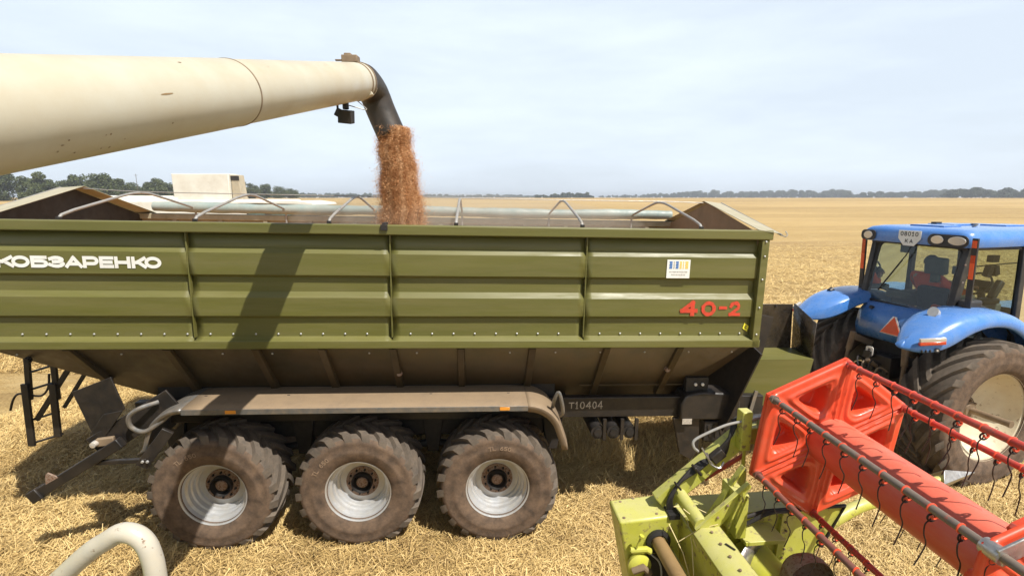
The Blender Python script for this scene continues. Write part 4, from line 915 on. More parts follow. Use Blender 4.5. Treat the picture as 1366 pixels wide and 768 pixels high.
def tfender(sgn):
    st = [  # z are shifted with the ground
        # x, z_top, z_bot, y_outer, y_inner
        (-1.49, 2.11, 2.09, .92, .84), (-1.45, 2.16, 2.07, .99, .78), (-1.37, 2.22, 2.06, 1.05, .72), (-1.26, 2.29, 2.065, 1.11, .64), (-1.12, 2.37, 2.10, 1.15, .57), (-.95, 2.455, 2.17, 1.17, .52),
        (-.75, 2.505, 2.27, 1.17, .52), (-.50, 2.545, 2.345, 1.17, .52), (-.25, 2.555, 2.365, 1.17, .52), (0, 2.535, 2.34, 1.17, .52), (.25, 2.46, 2.25, 1.17, .52), (.50, 2.33, 2.08, 1.17, .56), (.70, 2.15, 1.88, 1.17, .62), (.86, 1.92, 1.66, 1.17, .66), (.97, 1.62, 1.45, 1.17, .7)]
    rows = []
    for x, zt, zb, yo, yi in st:
        h = zt - zb; sec = [(yo - .05, zb - .01), (yo, zb), (yo + .008, zb + .22 * h), (yo + .002, zb + .50 * h), (yo - .03, zb + .80 * h), (yo - .09, zt), (yo - .20, zt + .012), ((yo + yi) / 2, zt + .015), (yi + .10, zt + .0), (yi, zt - .02), (yi - .005, zb + .02)]
        rows.append([(x, cy + sgn * y, z) for y, z in sec])
    r0 = rows[0]; m_ = [(-1.505, (r0[0][1] + r0[-1][1]) / 2, 2.085)] * len(r0)
    b = MB().grid([m_] + rows); f = b.build('fender', M['blue'], TT, solid=.008, smooth=60, subsurf=1)
    return f
for s in (-1, 1):
    f = tfender(s)
    b = MB()
    p0, p1 = Vector((-1.405, cy + s * 1.03, 2.19)), Vector((-1.14, cy + s * 1.165, 2.225)); d = (p1 - p0).normalized()
    nn = Vector((-d.y * s, d.x * s, 0)).normalized() * (-1 if s < 0 else 1); nn = Vector((-.5, s * .85, .12)).normalized()
    b.bar(p0 + Vector((0, 0, .035)) + nn * .01, p1 + Vector((0, 0, .035)) + nn * .01, .045, .05, up=(0, 0, 1)); o1 = b.build('fender_lamp', M['lampglass'], TT, bevel=.008)
    b = MB(); b.bar(p0 + Vector((0, 0, -.012)) + nn * .012, p1 + Vector((0, 0, -.012)) + nn * .012, .045, .045, up=(0, 0, 1)); b.build('lamp_lens', M['redglass'], o1, bevel=.008)
    for k in range(3):
        c = p0.lerp(p1, .15 + .16 * k) + nn * .012 + Vector((.0, 0, -.115))
        b = MB(); b.box(c, (.028, .02, .04), (0, 0, .45 if s < 0 else -.45)); b.build('fender_mark', M['trimbk'], TT, bevel=.008)
    c = p0.lerp(p1, .72) + nn * .012 + Vector((0, 0, -.11)); b = MB(); b.tube([c, c + nn * .012], .03, 18); mk = b.build('fender_mark', M['trimbk'], TT)
    b = MB(); b.tube([c + nn * .01, c + nn * .016], .012, 12); b.build('mark_dot', M['lampglass'], mk)
# plough lamp on fender
b = MB(); b.tube([(-.86, cy - .80, 2.44), (-.86, cy - .80, 2.50)], .02, 10); hl = b.build('fender_spotlight', M['trimbk'], TT)
b = MB(); b.tube([(-.90, cy - .80, 2.53), (-.83, cy - .80, 2.505)], [.072, .055], 20); b.build('lamp_bowl', M['lampglass'], hl)
b = MB(); b.tube([(-.78, cy + .92, 2.42), (-.78, cy + .94, 2.50)], .018, 10); b.tube([(-.80, cy + .94, 2.50), (-.74, cy + .94, 2.53)], .045, 14); b.build('fender_spotlight', M['trimbk'], TT)
# blue body under the rear window
rows = []
for y in np.linspace(-.56, .56, 13):
    q = 1 - (abs(y) / .56) ** 3
    rows.append([(-.34, cy + y, 2.44), (-.44 - .05 * q, cy + y, 2.38), (-.56 - .06 * q, cy + y, 2.24), (-.60 - .05 * q, cy + y, 2.02), (-.56, cy + y, 1.86), (-.40, cy + y, 1.80)])
MB().grid(rows).build('rear_panel', M['blue'], TT, solid=.01, smooth=60)
b = MB(); b.tube([(-.53, cy + .35, 2.325), (-.58, cy + .35, 2.34)], .028, 16); b.build('panel_plug', M['trimbk'], TT)
tri = MB(); tri.prism([(-.175, 0), (.175, 0), (.03, .29), (-.03, .29)], (-.675, cy - .10, 2.0), (0, -1, 0), (.16, 0, .98), (-.012, 0, 0)); ts = tri.build('slow_vehicle_sign', M['lampglass'], TT, bevel=.006)
tri = MB(); tri.prism([(-.160, .012), (.160, .012), (.0, .282)], (-.689, cy - .10, 2.0), (0, -1, 0), (.16, 0, .98), (-.004, 0, 0)); tri.build('sign_face', M['orred'], ts)
# cab
g_ = M['glass']
def pane(pts, nm='window'): return MB().add(pts, [tuple(range(len(pts)))]).build(nm, g_, TT, smooth=0)
TL, TRr, BR, BL = (-.22, cy + .60, 3.37), (-.22, cy - .60, 3.37), (-.40, cy - .63, 2.38), (-.40, cy + .63, 2.43)
def rnd(P, r=.09, n=5, drop=0):
    P = [Vector(p) for p in P]; o = []
    for i in range(len(P)):
        a, b_, c = P[i - 1], P[i], P[(i + 1) % len(P)]; u = (a - b_).normalized() * r; v = (c - b_).normalized() * r
        for k in range(n + 1): t = k / n; o.append((b_ + u) * (1 - t) ** 2 + b_ * 2 * t * (1 - t) + (b_ + v) * t * t)
    return o
rp = rnd([TL, TRr, BR, BL], .10); pane(rp, 'rear_window')
b = MB(); b.tube(rp, .022, 8, closed=True); b.build('window_frame', M['trimbk'], TT)
for s in (-1, 1):
    yb, yt, yB, yF = cy + s * .66, cy + s * .68, cy + s * .80, cy + s * .80
    b = MB(); b.bar((-.36, yb, 2.42), (-.20, yt, 3.42), .12, .08, up=(0, 1, 0)); b.build('rear_pillar', M['trimbk'], TT, bevel=.01)
    b = MB(); b.bar((.80, cy + s * .79, 1.45), (.72, cy + s * .77, 3.42), .10, .07, up=(0, 1, 0)); b.build('door_pillar', M['trimbk'], TT, bevel=.01)
    b = MB(); b.bar((1.92, cy + s * .72, 1.5), (1.75, cy + s * .70, 3.42), .07, .06, up=(0, 1, 0)); b.build('front_pillar', M['trimbk'], TT, bevel=.01)
    side = [(-.13, cy + s * .68, 3.36), (.69, cy + s * .765, 3.36), (.76, cy + s * .785, 2.05), (.62, cy + s * .77, 2.25), (.40, cy + s * .745, 2.44), (.05, cy + s * .705, 2.56), (-.28, cy + s * .67, 2.58)]
    pane(side, 'side_window'); b = MB(); b.tube(rnd(side, .05, 4), .018, 8, closed=True); b.build('window_frame', M['trimbk'], TT)
    door = [(.77, cy + s * .775, 3.36), (1.72, cy + s * .71, 3.36), (1.88, cy + s * .735, 1.6), (.85, cy + s * .79, 1.6)]
    pane(door, 'door_window'); b = MB(); b.tube(rnd(door, .08, 4), .018, 8, closed=True); b.build('window_frame', M['trimbk'], TT)
fw = [(1.77, cy + .66, 3.36), (1.77, cy - .66, 3.36), (1.93, cy - .70, 1.9), (1.93, cy + .70, 1.9)]; pane(fw, 'windscreen')
# roof
def rr_rect(x0, x1, y0, y1, r, n=6):
    o = []
    for (cx_, cy_, a0) in ((x1 - r, y1 - r, 0), (x0 + r, y1 - r, 90), (x0 + r, y0 + r, 180), (x1 - r, y0 + r, 270)):
        for k in range(n + 1): a = math.radians(a0 + 90 * k / n); o.append((cx_ + r * math.cos(a), cy_ + r * math.sin(a)))
    return o
rows = []
for z, ins, r in ((3.385, .06, .10), (3.39, .012, .12), (3.43, .0, .12), (3.50, .0, .12), (3.56, .015, .12), (3.60, .06, .12), (3.625, .16, .14), (3.635, .35, .16)):
    rows.append([(x, y, z + (.012 if 3.5 < z else 0)) for x, y in rr_rect(-.42 + ins, 2.0 - ins, cy - .80 + ins, cy + .80 - ins, r)])
b = MB(); b.grid(rows, closed=True); k0 = len(b.v); b.add(rows[-1], [tuple(range(len(rows[-1])))]); b.add(rows[0], [tuple(range(len(rows[0])))]); b.build('cab_roof', M['blue'], TT, smooth=50)
for x, y, w_, l_ in ((.05, 0, .5, .35), (.7, .2, .4, .5), (1.2, -.2, .35, .5)):
    b = MB(); b.box((x, cy + y, 3.655), (l_, w_, .02)); b.build('roof_panel', M['blue'], TT, bevel=.008)
b = MB(); b.tube([(.3, cy - .35, 3.65), (.55, cy - .25, 3.675), (.95, cy + .1, 3.66)], .012, 8); b.box((.5, cy + .3, 3.675), (.12, .08, .03)); b.build('roof_cable', M['trimbk'], TT)
b = MB(); b.bar((-.25, cy - .70, 3.375), (1.9, cy - .78, 3.375), .03, .04); b.bar((-.25, cy + .70, 3.375), (1.9, cy + .78, 3.375), .03, .04); b.bar((-.27, cy - .7, 3.38), (-.27, cy + .7, 3.38), .05, .05); b.build('roof_seal', M['trimbk'], TT)
# rear lamps in the roof
b = MB(); b.prism(rr_rect(-.27, .27, -.085, .085, .08), (-.425, cy - .53, 3.475), (0, 1, 0), (0, 0, 1), (-.012, 0, 0)); lc = b.build('lamp_cluster', M['trimbk'], TT, bevel=.006)
for y, w_ in ((-.40, .085), (-.66, .115)):
    b = MB(); b.prism([(w_ * math.cos(a), .060 * math.sin(a)) for a in np.linspace(0, 2 * PI, 25)[:-1]], (-.437, cy + y, 3.478), (0, 1, 0), (0, 0, 1), (-.016, 0, 0)); b.build('roof_lamp', M['lampglass'], lc, bevel=.006)
b = MB(); b.prism(rr_rect(-.12, .13, -.07, .09, .06), (-.425, cy + .66, 3.47), (0, 1, 0), (0, 0, 1), (-.012, 0, 0)); lc = b.build('lamp_cluster', M['trimbk'], TT, bevel=.006)
b = MB(); b.prism([(.075 * math.cos(a), .060 * math.sin(a)) for a in np.linspace(0, 2 * PI, 25)[:-1]], (-.437, cy + .66, 3.478), (0, 1, 0), (0, 0, 1), (-.016, 0, 0)); b.build('roof_lamp', M['lampglass'], lc, bevel=.006)
# plate
b = MB(); b.prism([(-.17, .11), (.17, .11), (.17, -.01), (.08, -.12), (-.08, -.12), (-.17, -.01)], (-.432, cy - .0, 3.475), (0, -1, 0), (0, 0, 1), (-.006, 0, 0)); npl = b.build('number_plate', M['white'], TT, bevel=.008)
sq = []
for k, ch in enumerate('08010'): sq.append((ch, -.135 + k * .055, -.135 + k * .055 + .044, 3.50, 3.568))
sq += [('К', -.055, -.012, 3.40, 3.455), ('А', .012, .06, 3.40, 3.455)]
write('plate_number', sq, (-.4385, cy, 0), (0, -1, 0), (0, 0, 1), (-1, 0, 0), .010, M['dark'], npl)
# hazard boards
for s in (-1, 1):
    x0, y0 = (-.40, cy - .86) if s < 0 else (-.36, cy + .78)
    b = MB(); b.bar((x0 + .05, y0 + .0, 2.50), (x0, y0, 3.53), .075, .03, up=(1, 0, 0)); hb = b.build('hazard_board', M['trimbk'], TT, bevel=.006)
    segs = [(3.50, 3.40, 'orred'), (3.40, 3.30, 'trimbk'), (3.30, 3.19, 'redglass'), (3.19, 2.97, 'orred')] if s < 0 else [(3.52, 3.40, 'orred'), (3.40, 3.30, 'redglass'), (3.30, 3.16, 'redglass'), (3.16, 2.90, 'orred')]
    for a, c, mm in segs:
        if mm == 'trimbk': continue
        xx = lambda z: x0 + .05 * (3.53 - z) / 1.03
        b = MB(); b.bar((xx(c) - .018, y0, c), (xx(a) - .018, y0, a), .055, .006, up=(1, 0, 0)); b.build('board_stripe', M[mm], hb)
b = MB(); b.bb(-.40, -.33, cy + .68, cy + .82, 2.42, 2.56); b.build('board_bracket', M['bronze'], TT, bevel=.02)
b = MB(); b.bb(-.34, -.05, cy - .86, cy - .70, 2.42, 2.66); b.build('pillar_cover', M['trimbk'], TT, bevel=.04, seg=4)
for z in (2.9, 3.15): b = MB(); b.tube([(-.30, cy - .72, z), (-.33, cy - .74, z)], .012, 8); b.build('pillar_bolt', M['lampglass'], TT)
b = MB(); b.tube([(-.29, cy + .06, 3.34), (-.315, cy + .10, 3.20), (-.37, cy + .36, 2.72)], .009, 6); b.tube([(-.325, cy + .14, 3.12), (-.385, cy + .42, 2.60)], .012, 6); b.build('wiper', M['dark'], TT)
# interior
b = MB(); b.bb(-.15, 1.85, cy - .62, cy + .62, 1.70, 1.80); b.build('cab_floor', M['trimbk'], TT)
b = MB(); b.bb(-.28, .10, cy - .58, cy + .58, 1.8, 2.36); b.build('rear_shelf', M['seatgrey'], TT, bevel=.03)
se = empty('seat', (0, 0, 0), parent=TT)
b = MB(); b.box((.16, cy - .06, 2.46), (.14, .46, .50), (0, -.12, 0)); b.build('backrest', M['seat'], se, bevel=.06, seg=4)
b = MB(); b.box((.45, cy - .06, 2.21), (.50, .50, .14)); b.build('cushion', M['seat'], se, bevel=.05, seg=4)
b = MB(); b.box((.16, cy - .03, 3.03), (.12, .30, .26), (0, -.1, 0)); b.box((.17, cy - .03, 2.84), (.06, .14, .14)); b.build('headrest', M['seatgrey'], se, bevel=.055, seg=6)
b = MB(); b.box((-.08, cy - .32, 2.42), (.10, .20, .10), (.2, 0, .3)); b.build('red_cloth', M['orred'], TT, bevel=.03)
b = MB(); b.box((.45, cy - .48, 2.40), (.75, .18, .22)); b.box((.30, cy - .46, 2.55), (.28, .12, .10)); b.build('armrest_console', M['seatgrey'], TT, bevel=.03)
b = MB(); b.box((.35, cy + .45, 2.42), (.6, .2, .26)); b.box((-.1, cy + .3, 2.52), (.2, .3, .10)); b.build('side_console', M['seatgrey'], TT, bevel=.03)
b = MB(); b.tube([(1.45, cy - .06, 1.8), (1.15, cy - .06, 2.62)], .05, 10); b.box((1.22, cy - .06, 2.66), (.2, .3, .14), (0, .5, 0)); b.build('steering_column', M['trimbk'], TT, bevel=.01)
b = MB(); pts = [Vector((1.05, cy - .06, 2.72)) + Vector((.10 * math.cos(a) * 1.0, .19 * math.sin(a), .16 * math.cos(a))) for a in np.linspace(0, 2 * PI, 29)[:-1]]; b.tube(pts, .016, 8, closed=True); b.build('steering_wheel', M['trimbk'], TT)
b = MB(); b.tube([(.0, cy - .62, 3.10), (.70, cy - .70, 3.14), (1.2, cy - .66, 3.14)], .010, 6); b.box((.42, cy - .60, 3.20), (.14, .08, .10)); b.box((.36, cy - .60, 3.02), (.10, .07, .17), (0, .3, 0)); b.box((.50, cy - .60, 3.02), (.09, .07, .14), (0, -.3, 0)); b.build('monitor_arm', M['trimbk'], TT, bevel=.01)
b = MB(); b.box((.75, cy - .50, 2.70), (.10, .09, .32), (0, .55, 0)); b.box((.55, cy - .52, 2.55), (.35, .16, .08)); b.build('control_stick', M['trimbk'], TT, bevel=.02)
b = MB(); b.box((.10, cy - .56, 2.60), (.20, .06, .14)); b.build('switch_box', M['whitecomb'], TT, bevel=.01)
b = MB(); b.box((-.12, cy + .22, 3.28), (.04, .24, .13)); b.build('sun_blind', M['seatgrey'], TT, bevel=.01)
b = MB(); b.box((.0, cy - .42, 3.02), (.04, .10, .12)); b.build('small_display', M['seatgrey'], TT, bevel=.01)
# driver
def skin_mesh(name, joints, edges, m, parent, lv=2):
    me = bpy.data.meshes.new(name); me.from_pydata([j[:3] for j in joints], edges, []); me.materials.append(m)
    o = bpy.data.objects.new(name, me); COL.objects.link(o); o.parent = parent
    md = o.modifiers.new('skin', 'SKIN'); md.use_smooth_shade = True
    sv = me.skin_vertices[0].data if me.skin_vertices else None
    if sv is None:
        import bmesh
        bm = bmesh.new(); bm.from_mesh(me); bm.verts.layers.skin.verify(); bm.to_mesh(me); bm.free(); sv = me.skin_vertices[0].data
    for i, j in enumerate(joints): r = j[3]; sv[i].radius = (r, j[4] if len(j) > 4 else r); sv[i].use_root = (i == 0)
    sd = o.modifiers.new('sub', 'SUBSURF'); sd.levels = lv; sd.render_levels = lv
    return o
DP = empty('person', TT.location, TT.rotation_euler); tag(DP, 'driver in an orange red shirt and dark trousers seated in the blue tractor cab', 'person')
M['skin'] = mat('skin', (.42, .24, .16), .55, var=.04); M['shirt'] = mat('orange red shirt', (.80, .10, .03), .8, bump=.3, bscale=20); M['trouser'] = mat('dark trousers', (.03, .035, .05), .9); M['hair'] = mat('dark hair', (.03, .022, .016), .8)
dy = cy + .14
J = [(.44, dy - .06, 2.36, .13), (.40, dy, 2.55, .12), (.30, dy + .03, 2.74, .135), (.34, dy + .05, 2.87, .055), (.42, dy + .08, 2.95, .085), (.43, dy + .085, 3.04, .095),
     (.28, dy - .17, 2.80, .07), (.55, dy - .27, 2.56, .045), (.86, dy - .26, 2.66, .035), (.26, dy + .21, 2.82, .075), (.55, dy + .22, 2.50, .045), (.88, dy + .10, 2.68, .035),
     (.50, dy - .16, 2.34, .09), (.93, dy - .20, 2.42, .07), (1.02, dy - .20, 2.05, .05), (1.15, dy - .20, 1.93, .045), (.50, dy + .06, 2.34, .09), (.93, dy + .10, 2.42, .07), (1.02, dy + .10, 2.05, .05), (1.15, dy + .10, 1.93, .045)]
E_ = [(0, 1), (1, 2), (2, 3), (3, 4), (4, 5), (2, 6), (6, 7), (7, 8), (2, 9), (9, 10), (10, 11), (0, 12), (12, 13), (13, 14), (14, 15), (0, 16), (16, 17), (17, 18), (18, 19)]
skin_mesh('body', J, E_, M['skin'], DP)
Sx = [J[0], J[1], J[2], (J[3][0], J[3][1], J[3][2] - .06, .05), J[6], J[7], tuple(np.array(J[7][:3]) * .45 + np.array(J[8][:3]) * .55) + (.04,), J[9], J[10], tuple(np.array(J[10][:3]) * .45 + np.array(J[11][:3]) * .55) + (.04,)]
skin_mesh('shirt', [(*j[:3], j[3] + .022) for j in Sx], [(0, 1), (1, 2), (2, 3), (2, 4), (4, 5), (5, 6), (2, 7), (7, 8), (8, 9)], M['shirt'], DP)
Tx = [(J[0][0], J[0][1], J[0][2] - .03, .13)] + [J[k] for k in (12, 13, 14, 16, 17, 18)]
skin_mesh('trousers', [(*j[:3], j[3] + .02) for j in Tx], [(0, 1), (1, 2), (2, 3), (0, 4), (4, 5), (5, 6)], M['trouser'], DP)
b = MB(); hc = Vector((.425, dy + .085, 3.05)); b.grid([[hc + Vector((.108 * math.sin(t_) * math.cos(a) - .012, .098 * math.sin(t_) * math.sin(a), .118 * math.cos(t_))) for a in np.linspace(0, 2 * PI, 21)[:-1]] for t_ in np.linspace(.02, 1.75, 9)], closed=True); b.build('hair', M['hair'], DP, smooth=60)
b = MB(); b.tube([(.515, dy + .085, 3.02), (.54, dy + .085, 2.995)], [.012, .016], 8); b.build('nose', M['skin'], DP)
for s in (-1, 1):
    b = MB(); b.lathe([(.001, .02), (.018, .012), (.02, 0)], c=(.43, dy + .085 + s * .088, 3.01), n=10); b.build('ear', M['skin'], DP)
    b = MB(); b.lathe([(.001, .012), (.010, .006), (.012, 0)], c=(.508, dy + .085 + s * .032, 3.035), ax='X', n=8); b.build('eye', M['dark'], DP)
    hx, hy_, hz_ = (.86, dy - .26, 2.66) if s < 0 else (.88, dy + .10, 2.68)
    for q in range(4):
        b = MB(); y_ = hy_ + (q - 1.5) * .02; b.tube([(hx + .01, y_, hz_ + .01), (hx + .065, y_, hz_ + .03), (hx + .095, y_, hz_ + .012), (hx + .09, y_, hz_ - .02 + .004 * q)], [.0095, .009, .008, .007], 7); b.build('finger', M['skin'], DP)
    b = MB(); b.tube([(hx - .01, hy_ - s * .03, hz_), (hx + .035, hy_ - s * .05, hz_ - .005), (hx + .07, hy_ - s * .035, hz_ - .015)], [.011, .010, .008], 7); b.build('thumb', M['skin'], DP)
# bonnet and body
rows = []
for x, zt, hw in ((1.95, 2.25, .50), (2.4, 2.32, .50), (3.2, 2.25, .48), (3.9, 2.10, .44), (4.15, 1.9, .38)):
    rows.append([(x, cy - hw, 1.2), (x, cy - hw, zt - .25), (x, cy - hw * .85, zt - .06), (x, cy - hw * .4, zt), (x, cy, zt + .01), (x, cy + hw * .4, zt), (x, cy + hw * .85, zt - .06), (x, cy + hw, zt - .25), (x, cy + hw, 1.2)])
b = MB(); b.grid(rows); b.add(rows[-1], [tuple(range(9))]); b.build('bonnet', M['blue'], TT, smooth=50)
b = MB(); b.bb(-.55, 3.8, cy - .32, cy + .32, .75, 1.55); b.bb(-.45, .4, cy - .42, cy + .42, 1.2, 1.85); b.build('transmission', M['dark'], TT, bevel=.03)
b = MB(); b.tube([(-.05, -.60, 1.03), (-.05, .55, 1.03)], .17, 20); b.build('axle_housing', M['black'], TT)
b = MB(); b.tube([(3.05, -.6, .82), (3.05, .55, .82)], .11, 14); b.build('front_axle', M['black'], TT)
b = MB(); b.bb(1.0, 1.8, cy - .80, cy - .36, .75, 1.5); b.build('fuel_tank', M['trimbk'], TT, bevel=.05)
for k, z in enumerate((.45, .8, 1.15, 1.45)): b = MB(); b.bb(1.05, 1.6, cy + .55, cy + .85, z, z + .04); b.build('step', M['trimbk'], TT)
# three point linkage and hitch
for s in (-1, 1):
    b = MB(); b.tube([(-.78, cy + s * .42, 1.92), (-.80, cy + s * .46, 1.62)], .045, 12); b.tube([(-.80, cy + s * .46, 1.66), (-.86, cy + s * .48, 1.02)], .028, 12); b.build('lift_rod', M['bronze'], TT)
    b = MB(); b.bar((-.35, cy + s * .34, .85), (-1.25, cy + s * .46, .80), .05, .10); b.build('lift_arm', M['black'], TT, bevel=.01)
    b = MB(); b.bar((-.45, cy + s * .36, 1.72), (-.80, cy + s * .44, 1.86), .07, .10); b.build('rocker_arm', M['bronze'], TT, bevel=.01)
b = MB(); b.tube([(-.55, cy, 1.35), (-.95, cy, 1.60)], .03, 12); b.build('top_link', M['bronze'], TT)
b = MB(); b.bb(-.75, -.50, cy - .22, cy + .25, 1.32, 1.66)
for k in range(4): b.tube([(-.78, cy - .16 + k * .11, 1.42), (-.70, cy - .16 + k * .11, 1.42)], .035, 12)
b.build('remote_valve', M['black'], TT, bevel=.01)
for k, (y0, z0) in enumerate(((.15, 1.5), (.05, 1.45), (-.08, 1.5), (-.2, 1.42))):
    b = MB(); b.tube(bez([(-.72, cy + y0, z0), (-.90, cy + y0 + .05, z0 + .08), (-1.0, cy + y0 * .5, z0 - .2), (-1.15, cy + .1, 1.0), (-1.9, cy + .25, .85)], 24), .013, 8); b.build('hydraulic_hose', M['bronze' if k % 2 else 'dark'], TT)
b = MB(); b.prism(rr_rect(-.06, .06, -.075, .075, .03), (-.82, cy + .08, 1.70), (0, -1, 0), (0, 0, 1), (-.01, 0, 0)); sp_ = b.build('speed_sign', M['white'], TT)
write('sign_number', [('8', -.028, .028, 1.66, 1.745)], (-.832, cy + .08, 0), (0, -1, 0), (0, 0, 1), (-1, 0, 0), .014, M['dark'], sp_)
b = MB(); b.bb(-.86, -.72, cy + .04, cy + .12, 1.60, 1.70); b.build('sign_bracket', M['black'], TT)
b = MB(); b.bar((-.3, cy, .62), (-1.35, cy, .60), .12, .06); b.build('tow_bar', M['black'], TT, bevel=.01)

# ================================================================ second combine beyond the trailer
CB = empty('combine_harvester', (-11.15, 20.5, .0), (0, 0, .05)); tag(CB, 'off white combine harvester standing beyond the trailer, only its grain tank showing', 'combine harvester')
b = MB(); b.bb(-3.6, 2.1, -1.5, 1.5, 1.6, 3.85); b.build('body', M['whitecomb'], CB, bevel=.12, seg=3)
b = MB(); b.prism([(-1.65, 3.84), (.40, 3.84), (.43, 4.80), (-1.66, 4.80)], (0, -1.3, 0), (1, 0, 0), (0, 0, 1), (0, .7, 0)); b.build('grain_tank', M['whitecomb'], CB, bevel=.03)
b = MB(); b.prism([(.435, 3.84), (.78, 3.84), (.70, 4.76), (.435, 4.76)], (0, -1.15, 0), (1, 0, 0), (0, 0, 1), (0, .5, 0)); b.build('tank_extension', mat('shaded tank sheet', (.42, .37, .27), .6, dust=.3), CB, bevel=.02)
b = MB(); b.bb(.43, .74, -1.165, -1.15, 4.56, 4.72); b.build('tank_vent', M['trimbk'], CB)
b = MB(); b.tube([(-6.2, -1.2, 3.88), (-1.5, -1.2, 3.86)], .12, 16); b.build('auger_tube', M['whitecomb'], CB)
b = MB(); b.bb(1.05, 2.9, -1.52, 1.3, 2.2, 3.72); b.build('cab', M['trimbk'], CB, bevel=.05)
b = MB(); b.bb(1.15, 1.75, -1.54, -1.525, 2.6, 3.62); b.bb(2.0, 2.75, -1.54, -1.525, 2.6, 3.62); b.build('cab_window', mat('dark window', (.10, .15, .13), .1), CB)
b = MB(); b.prism([(.8, 3.74), (2.9, 3.80), (3.55, 3.72), (3.6, 3.62), (2.9, 3.66), (.8, 3.70)], (0, -1.6, 0), (1, 0, 0), (0, 0, 1), (0, 3.0, 0)); b.build('cab_roof', M['whitecomb'], CB, bevel=.03)
for x, r in ((1.6, .9), (-2.6, .6)):
    for y in (-1.5, 1.5):
        b = MB(); b.lathe([(r * .55, -.25), (r * .9, -.28), (r, -.2), (r, .2), (r * .9, .28), (r * .55, .25), (r * .5, 0), (.01, 0)], c=(x, y, r), n=40); b.build('wheel', M['tread'], CB)

# ================================================================ the harvester that carries auger, header and rail (below and behind the camera)
OC = empty('harvester', (-3.2, -1.6, 0)); tag(OC, 'light green harvester body beneath the unloading auger, mostly outside the picture', 'harvester')
b = MB(); b.bb(-4.6, 2.3, -1.7, 1.55, .9, 3.3); b.bb(-4.4, 1.25, 1.55, 3.2, .9, 3.45); b.build('body', M['lime'], OC, bevel=.08)  # unseen hull; side block extended to cut bounce light on the auger underside
b = MB(); b.bb(-4.2, 1.2, -1.5, 1.2, 3.3, 3.62); b.build('grain_tank', M['lime'], OC, bevel=.05)
b = MB(); b.bb(2.3, 3.4, .9, 2.45, 2.1, 2.16); b.build('platform', M['grey'], OC, bevel=.01)
b = MB(); b.prism([(2.2, 2.6), (4.6, 1.3), (4.4, .7), (2.2, 1.2)], (0, -.9, 0), (1, 0, 0), (0, 0, 1), (0, 1.5, 0)); b.build('feeder_house', M['lime'], OC, bevel=.03)
for x, r in ((1.2, .95), (-3.4, .65)):
    for y in (-1.45, 1.75):
        b = MB(); b.lathe([(r * .5, -.3), (r * .9, -.33), (r, -.25), (r, .25), (r * .9, .33), (r * .5, .3), (r * .45, 0), (.01, 0)], c=(x, y, r), n=48); b.build('wheel', M['tread'], OC)
b = MB(); b.tube([(1.0, 1.0, 3.0), (.9, 1.2, 3.7)], .2, 24); b.build('auger_elbow', M['cream'], OC)

# ================================================================ TREES
def leaf_cloud(centers, radii, per, size, flat=.75, seed=1):
    r = np.random.default_rng(seed); Cs, Ts = [], []
    for c, rad in zip(centers, radii):
        k = int(per * (rad / np.mean(radii)) ** 2); d = r.normal(0, 1, (k, 3)); d /= np.linalg.norm(d, axis=1)[:, None]
        rr_ = rad * (r.random(k) ** .35)[:, None]; p = np.array(c) + d * rr_ * np.array([1, 1, flat]); Cs.append(p)
        Ts.append(np.clip(.25 + .35 * r.random() + r.normal(0, .18, k), 0, 1))
    P = np.concatenate(Cs); T_ = np.concatenate(Ts); n = len(P)
    a = r.normal(0, 1, (n, 3)); a /= np.linalg.norm(a, axis=1)[:, None]; q = np.cross(a, r.normal(0, 1, (n, 3))); q /= np.linalg.norm(q, axis=1)[:, None]; s = (size * r.uniform(.5, 1.3, n))[:, None]
    V = np.stack([P - a * s, P + q * s * .6, P + a * s, P - q * s * .6], 1).reshape(-1, 3); F = np.arange(n * 4).reshape(-1, 4)
    return V, F, T_
def on_ray(px, D): # world x for a bearing
    return (px - 683) / 666.5 * D * .985
def make_tree(px, D, h, w, label, seed, lean=0):
    r = random.Random(seed); x, y = on_ray(px, D), D; z0 = float(gz(x, y))
    o = empty('tree', (x, y, z0)); tag(o, label, 'tree', 'trees at the left edge of the field')
    b = MB(); b.tube([(0, 0, -.3), (.05 * h * lean, 0, h * .3), (.1, 0, h * .7)], [h * .028, h * .02, h * .008], 8)
    for k in range(5): a = r.uniform(0, 6.28); b.tube([(0, 0, h * (.25 + .08 * k)), (math.cos(a) * w * .3, math.sin(a) * w * .3, h * (.45 + .08 * k))], [h * .01, h * .004], 6)
    b.build('trunk', M['bark'], o)
    cs, rs_ = [], []
    for k in range(44):
        a = r.uniform(0, 6.28); f = r.random() ** 1.15; zz = h * (.08 + .80 * f); sp_r = w * .5 * (1 - .55 * abs(f - .35) - .35 * max(0, f - .6)) * r.uniform(.35, .85)
        cs.append((math.cos(a) * sp_r, math.sin(a) * sp_r, zz)); rs_.append(w * r.uniform(.13, .24))
    V, F, T_ = leaf_cloud(cs, rs_, 190, .36 * h / 11, seed=seed); raw_mesh('crown', V, F, M['leaf'], T_, o)
specs = [(-40, 215, 11.5, 11), (8, 222, 11.8, 10), (40, 218, 10.2, 7), (60, 214, 12.0, 8), (108, 235, 12.2, 10), (136, 228, 12.0, 11), (158, 236, 10.8, 8), (176, 262, 8.3, 9), (207, 258, 11.2, 10), (226, 266, 8.6, 8), (322, 330, 11.5, 9), (338, 340, 10.2, 8), (354, 352, 9.4, 8), (374, 372, 8.0, 10), (390, 382, 7.0, 9), (90, 232, 9.0, 7), (-90, 215, 12, 11), (245, 275, 9.2, 9), (268, 290, 9.6, 9), (292, 305, 10, 9)]
